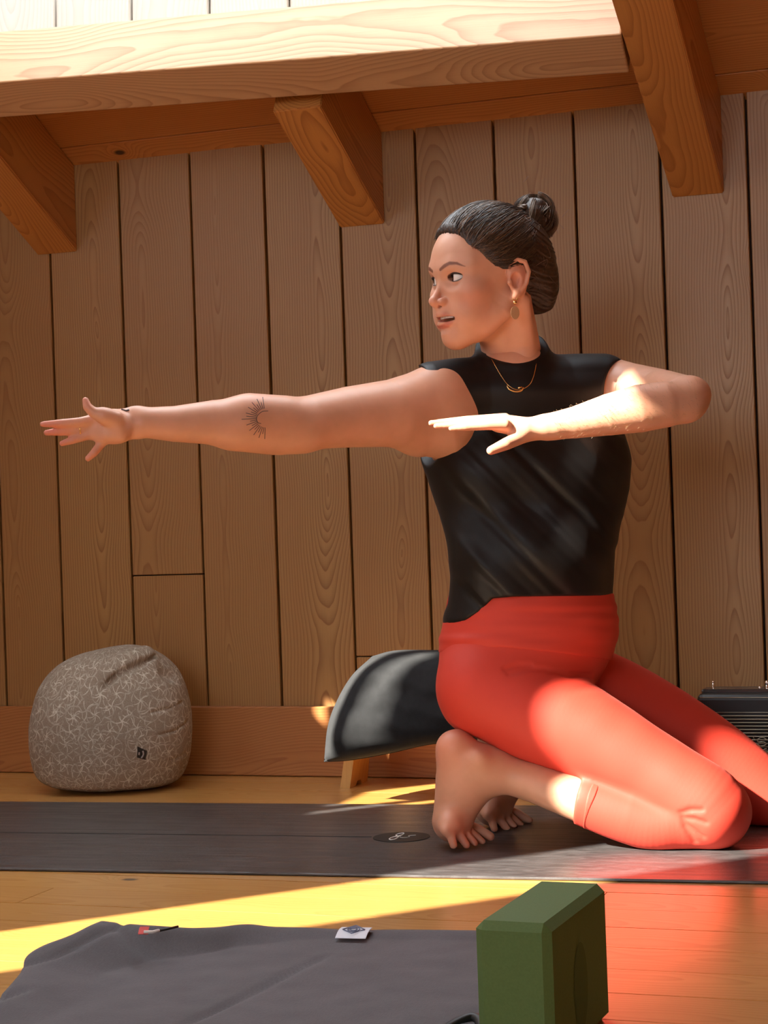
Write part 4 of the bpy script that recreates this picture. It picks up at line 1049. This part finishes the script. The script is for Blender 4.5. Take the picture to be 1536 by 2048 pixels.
EC, ER = np.array([0, -5, 46.]), np.array([79, 100, 90.])
paths, rads, cols = [], [], []
def onhead(q, lift):
    u = (q-EC)/ER; return EC+ER*u/np.linalg.norm(u)*(1+lift)
hl_ = curve_pts(POLY[1:13], 200)
for i in range(1500):
    if i % 3: y, z = hl_[rng.integers(0, 200)]+rng.normal(0, 2.0, 2)-np.array([rng.exponential(5.), 0])
    else: y, z = rng.uniform(-60, 80), rng.uniform(30, 125)
    t = 1-((y-EC[1])/ER[1])**2-((z-EC[2])/ER[2])**2
    if t <= 0.02: continue
    x = ER[0]*math.sqrt(t)*(1 if rng.random() < .75 else -1)
    hl_strand = bool(i % 3)
    if poly_sd(np.array([[y, z]]))[0] > (2.5 if hl_strand else -.5): continue
    p0 = np.array([x, y, z]); e = TIE+rng.normal(0, 6, 3); lift = rng.uniform(.006, .030); sag = rng.normal(0, 4, 3)
    pts = []
    for s_ in np.linspace(0, 1, 13):
        q = p0*(1-s_)+e*s_+sag*math.sin(PI*s_); q[2] -= 10*math.sin(PI*s_)*(1 if z < 60 else 0)
        q = onhead(q, lift*math.sin(PI*min(1, s_*1.2+.05))+(.0 if s_ < .9 else .02)-(.075*math.exp(-s_/.07) if hl_strand else 0)); pts.append(hp(*q))
    paths.append(np.array(pts)); rads.append(rng.uniform(.00035, .0008)); cols.append(hcol())
strands('combed_strands', paths, rads, cols, hair)['kind'] = 'stuff'
# bun: twisted coils of strands around the knot
paths, rads, cols = [], [], []; rng = np.random.default_rng(23)
for cidx in range(18):
    ax = nrm(rng.normal(0, 1, 3)); b1 = nrm(np.cross(ax, [.3, .5, .8])); b2 = np.cross(ax, b1); R0 = rng.uniform(20, 34); cc_ = BUN+rng.normal(0, 5., 3); ph = rng.uniform(0, 6.28); arc = rng.uniform(3.2, 5.6); base_c = hcol()*.8+np.array([.075, .042, .022])*(cidx % 3 == 0)
    for st in range(34):
        o1, o2 = rng.normal(0, 2.4), rng.normal(0, 2.4); tw = rng.uniform(0, 6.28); pts = []
        for s_ in np.linspace(0, 1, 22):
            a = ph+arc*s_; r0 = R0+o1*math.cos(tw+4*s_)+o2*math.sin(tw+4*s_)
            pts.append(hp(*(cc_+r0*(math.cos(a)*b1+math.sin(a)*b2)+ax*(o1*math.sin(tw+4*s_)-o2*math.cos(tw+4*s_)+5*math.sin(2*a)))))
        paths.append(np.array(pts)); rads.append(rng.uniform(.0006, .0011)); cols.append(base_c*.6+hcol()*.7)
bun_core = sdf_mesh('hair_bun', [U(he(tuple(BUN), (29, 28, 32)), 0), U(hc_([tuple(TIE), tuple(BUN)], (22, 20)), 10*k_), noise_d(.006, 60, 12)], .0022, M_HAIR, root)
strands('bun_strands', paths, rads, cols, bun_core)['kind'] = 'stuff'
# loose curls and fly-away hairs
paths, rads, cols = [], [], []
for i in range(44):
    a = rng.uniform(0, 1); s0 = np.array([rng.uniform(30, 62), rng.uniform(-95, -20), rng.uniform(20, 100)]) if i < 26 else BUN+rng.normal(0, 24, 3)
    s0 = onhead(s0, .015) if i < 26 else s0
    dr = rng.normal(0, 1, 3); dr[0] = abs(dr[0])*.5; cur = rng.normal(0, 9, 3); L_ = rng.uniform(14, 40)
    pts = [hp(*(s0+dr*L_*.5*s_+cur*math.sin(2.6*s_)+np.array([0, 0, -8*s_*s_]))) for s_ in np.linspace(0, 1, 14)]
    paths.append(np.array(pts)); rads.append(.0003); cols.append(np.array([.16, .085, .045]))
strands('flyaway_hairs', paths, rads, cols, hair)['kind'] = 'stuff'

# ---------------- sleeveless black top
def top_folds(p):
    x, y, z = proj(p)
    s_ = (x-y)/math.sqrt(2); t = (x+y)/math.sqrt(2)
    q = np.stack([s_/34., t/420., z*2], 1); q2 = np.stack([s_/15.+4, t/260., z*2], 1)
    msk = np.clip((y-800)/140, 0, 1)*np.clip((1290-y)/40, .3, 1)
    xl_ = np.interp(y, [900, 1060, 1190, 1260], [845, 893, 900, 884]); xr_ = np.interp(y, [900, 1060, 1190, 1260], [1254, 1236, 1222, 1222])
    edge = np.clip(np.minimum(x-xl_, xr_-x)/60, .25, 1)
    return (.015*vnoise(q, 1, 21)+.006*vnoise(q2, 1, 22))*msk*edge + .0015*vnoise(p, 18, 4)
def hem(p):
    x, y, z = proj(p); return (y-np.interp(x, [860, 884, 930, 960, 985, 1030, 1225], [1256, 1253, 1242, 1222, 1197, 1193, 1191]))*z/F
cl, cr, cf = P(950, 696, 3.205), P(1087, 668, 3.235), P(1052, 736, 3.125); cn = np.cross(cr-cl, cf-cl); cn = nrm(cn); cn = cn if cn[2] > 0 else -cn
collar = cutp(chain([P(1019, 660, 3.205), P(1026, 720, 3.20), P(1032, 770, 3.205)], [.0600, .0655, .074]), (cl, cn, .003))
shirt = [U(loft(TORSO, -.002), 0), U(pc([(868, 792, 3.155, 66), (960, 775, 3.18, 52), (1030, 778, 3.19, 62), (1120, 765, 3.225, 50), (1205, 772, 3.235, 60)], .002), .05),
         U(collar, .02),
         U(ell(P(985, 935, 3.18), (CU, CV, CW), (.062, .060, .052)), .06), U(ell(P(1120, 940, 3.19), (CU, CV, CW), (.064, .062, .050)), .06),
         D(top_folds),
         S(ell(P(826, 838, 3.14), (nrm(CU+CW*.25), CV, nrm(CW-CU*.25)), (pxr(64, 3.14), pxr(108, 3.14), .125)), .004),
         S(ell(P(1266, 792, 3.16), (CU, CV, CW), (pxr(58, 3.13), pxr(88, 3.13), .14)), .004),
         I((hem, np.full(3, -9.), np.full(3, 9.)), .004)]
sdf_mesh('sleeveless_top', shirt, .0028, M_SHIRT, root)

# ---------------- red leggings
def leg_folds(p):
    x, y, z = proj(p)
    k = np.exp(-((x-1180)/60)**2-((y-1360)/50)**2)*.6
    return .0012*vnoise(p, 24, 9)+k*.004*vnoise(np.stack([x/60, y/14, z*3], 1), 1, 31)
legs = [U(loft(PELV, -.002), 0), U(pc([(958, 1375, 3.19, 72)]), .04), U(pball(THIGH2, .0005), .012), U(pball(THIGH, .0005), .026),
        U(cutp(pball(SHANK, .0005), (cuf, cufn, .001)), .010), U(cutp(pball(SHANK2, .0005), (cuf2, cufn2, .001)), .010),
        U(cutp(pc([(1180, 1592, 3.105, 42), (1260, 1620, 3.09, 46), (1330, 1640, 3.08, 44)]), (cuf, cufn, .001)), .02),
        U(ell(P(1130, 1270, 3.215), (CU, CV, CW), (.075, .07, .06)), .06)]
lb = list(legs)
for (pts, r_) in (([(1362, 1626), (1382, 1620), (1404, 1620)], .0013), ([(1366, 1636), (1388, 1638), (1412, 1646)], .0013), ([(1368, 1645), (1386, 1659), (1406, 1674)], .0014), ([(1370, 1654), (1380, 1669), (1390, 1684)], .0012),
                  ([(1010, 1338), (1035, 1331), (1062, 1330)], .003), ([(1018, 1347), (1050, 1338), (1090, 1338)], .0024), ([(1098, 1342), (1140, 1350), (1185, 1352)], .004)):
    legs.append(S(chain([surf(lb, x, y) for x, y in pts], [r_*.5, r_, r_*.4]), .008))
legs.append(D(leg_folds)); legs.append(I(half((0, 0, .0054), (0, 0, -1.)), .004))
lg = sdf_mesh('leggings', legs, .0026, M_LEG, root)
# wide waistband, slightly proud
def bandcut(lo_y, hi_y):
    def f(p):
        x, y, z = proj(p); yt = np.interp(x, [870, 980, 1225], lo_y); yb = np.interp(x, [870, 1000, 1120, 1225], hi_y)
        return np.maximum(yt-y, y-yb)*z/F
    return f, np.full(3, -9.), np.full(3, 9.)
wband = [U(loft(PELV, -.0045), 0), U(ell(P(1130, 1270, 3.215), (CU, CV, CW), (.077, .072, .0625)), .06), D(lambda p: .0035*vnoise(np.stack([proj(p)[0]/130., proj(p)[1]/13., proj(p)[2]*2], 1), 1, 41)),
         I(bandcut((1180, 1186, 1186), (1306, 1294, 1306, 1322)), .002)]
sdf_mesh('waistband', wband, .0026, M_LEG, root)
cfo = [U(cutp(pball(SHANK, .0013), (cuf-cufn*.0185, cufn, .001), (cuf-cufn*.021, -cufn, .001)), 0), U(cutp(pc([(1180, 1592, 3.105, 42), (1260, 1620, 3.09, 46), (1330, 1640, 3.08, 44)], .0008), (cuf-cufn*.0185, cufn, .001), (cuf-cufn*.021, -cufn, .001)), .02)]
sdf_mesh('cuff_seam', cfo, .0012, M_LEG, root)

# ---------------- jewellery, tattoo, nails
ch = [P(983, 718, 3.082), P(1000, 748, 3.064), P(1016, 768, 3.055), P(1030, 777, 3.052), P(1045, 777, 3.052), P(1058, 768, 3.056), P(1068, 750, 3.064), P(1073, 726, 3.08)]
topo = [o for o in root.children if o.name.startswith('sleeveless_top')][0]
bmt = bmesh.new(); bmt.from_mesh(topo.data); ttree = Tree(BVHTree.FromBMesh(bmt)); bmt.free()
def top_hit(x, y, off=.002):
    d_ = Vector(ray(x, y)).normalized(); h_ = ttree.ray_cast(Vector(CAM), d_)
    return np.array(h_[0])-np.array(d_)*off if h_[0] is not None else P(x, y, 3.08)
cpx = curve_pts([(983, 718), (1000, 748), (1016, 770), (1032, 779), (1046, 778), (1060, 768), (1068, 750), (1073, 727)], 40)
neck = tube('necklace', [top_hit(x, y)-RL for x, y in cpx], .0007, M_GOLD, root, 6)
tube('pendant', [top_hit(x, y, .003)-RL for x, y in curve_pts([(1014, 771), (1018, 778), (1030, 783), (1042, 782), (1047, 775)], 14)], .0017, M_GOLD, neck, 6)
tube('pendant', [top_hit(x, y, .003)-RL for x, y in [(1036, 776), (1044, 774)]], .0014, M_GOLD, neck, 6)
ep = hp(76, 1, -29)
ear = tube('earring', [ep-RL+HS*r_*0+np.array([0, 0, -.0]) + .0035*(math.cos(a)*CU+math.sin(a)*CV) for r_, a in [(1, t) for t in np.linspace(0, 2*PI, 14)[:-1]]], .0009, M_GOLD, root, 6, True)
bm = bmesh.new(); bmesh.ops.create_uvsphere(bm, u_segments=16, v_segments=10, radius=.0035); me = bpy.data.meshes.new('earring_bead'); bm.to_mesh(me); bm.free()
e = link('earring_bead', me, M_GOLD, ear, True); e.location = ep-RL-CV*.0065
bm = bmesh.new(); bmesh.ops.create_cone(bm, cap_ends=True, segments=24, radius1=.0085, radius2=.0085, depth=.0006); me = bpy.data.meshes.new('earring_drop'); bm.to_mesh(me); bm.free()
e = link('earring_drop', me, plain('earring_shell', (.50, .30, .16), .4), ear); e.location = ep-RL-CV*.024+CW*.004; e.rotation_mode = 'QUATERNION'; e.rotation_quaternion = Vector(nrm(HL)).to_track_quat('Z', 'Y'); e.scale = (1, 1.3, 1)
fr = nrm(P(122, 863, 2.888)-P(156, 860, 2.892)); f1 = nrm(np.cross(fr, CV)); f2 = np.cross(fr, f1); rc = P(160, 859.5, 2.8925)
tube('finger_ring', [rc-RL+.0088*(math.cos(a)*f1+math.sin(a)*f2) for a in np.linspace(0, 2*PI, 20)[:-1]], .0009, M_GOLD, root, 6, True)
M_INK = plain('tattoo_ink', (.075, .055, .055), .6)
tat = empty('tattoo', (0, 0, 0)); tat.parent = root
V, Fc = [], []
def ink(pts, r_=.00055): tube_geo([skin_hit(x, y, .0002)-RL for x, y in pts], r_, 5, False, V, Fc)
TC = (531, 833)
ink(curve_pts([(536, 822), (525, 823), (516, 830), (513, 838), (516, 845), (522, 847)], 16))
for k, a in enumerate(np.linspace(98, 268, 21)):
    l0_, l1_ = 20, (44 if k % 2 == 0 else 34)+(8 if k in (9, 10) else 0)
    ca, sa = math.cos(RAD(a)), math.sin(RAD(a))
    ink([(TC[0]+ca*t*.92, TC[1]+3-sa*t*.95) for t in np.linspace(l0_, l1_, 5)])
bpy.data.objects.remove(tat)
link('sun_tattoo', pyd('sun_tattoo', V, Fc), M_INK, root)
V, Fc = [], []
ink([(243, 819), (252, 822), (258, 820)], .0016)
link('wrist_tattoo', pyd('wrist_tattoo', V, Fc), M_INK, root)
# fine light hairs along the raised forearm
paths, rads, cols = [], [], []
for i in range(420):
    x = rng.uniform(1110, 1400); yc = np.interp(x, [1095, 1150, 1220, 1280, 1330, 1376], [854, 845, 829, 817, 809, 800]); rr_ = np.interp(x, [1095, 1150, 1220, 1280, 1330, 1376], [26, 32, 42, 48, 46, 38])
    y = yc+rng.uniform(-1.02, .9)*rr_
    d_ = Vector(ray(x, y)).normalized(); h_ = tree.ray_cast(Vector(CAM), d_)
    if h_[0] is None or (h_[0]-Vector(CAM)).length > 3.12: continue
    p0 = np.array(h_[0]); n_ = np.array(h_[1]); n_ = n_ if n_@CW > 0 else -n_
    dr = nrm(n_*.5-CU*.5+CV*rng.normal(.25, .3)); L_ = rng.uniform(.005, .009)
    paths.append(np.array([p0, p0+dr*L_*.6, p0+dr*L_-CV*.001])); rads.append(.00013); cols.append(np.array([.55, .36, .2]))
strands('arm_hairs', paths, rads, cols, root)['kind'] = 'stuff'
for o in root.children:
    if o.type == 'MESH' and len(o.data.vertices) > 3000: pass
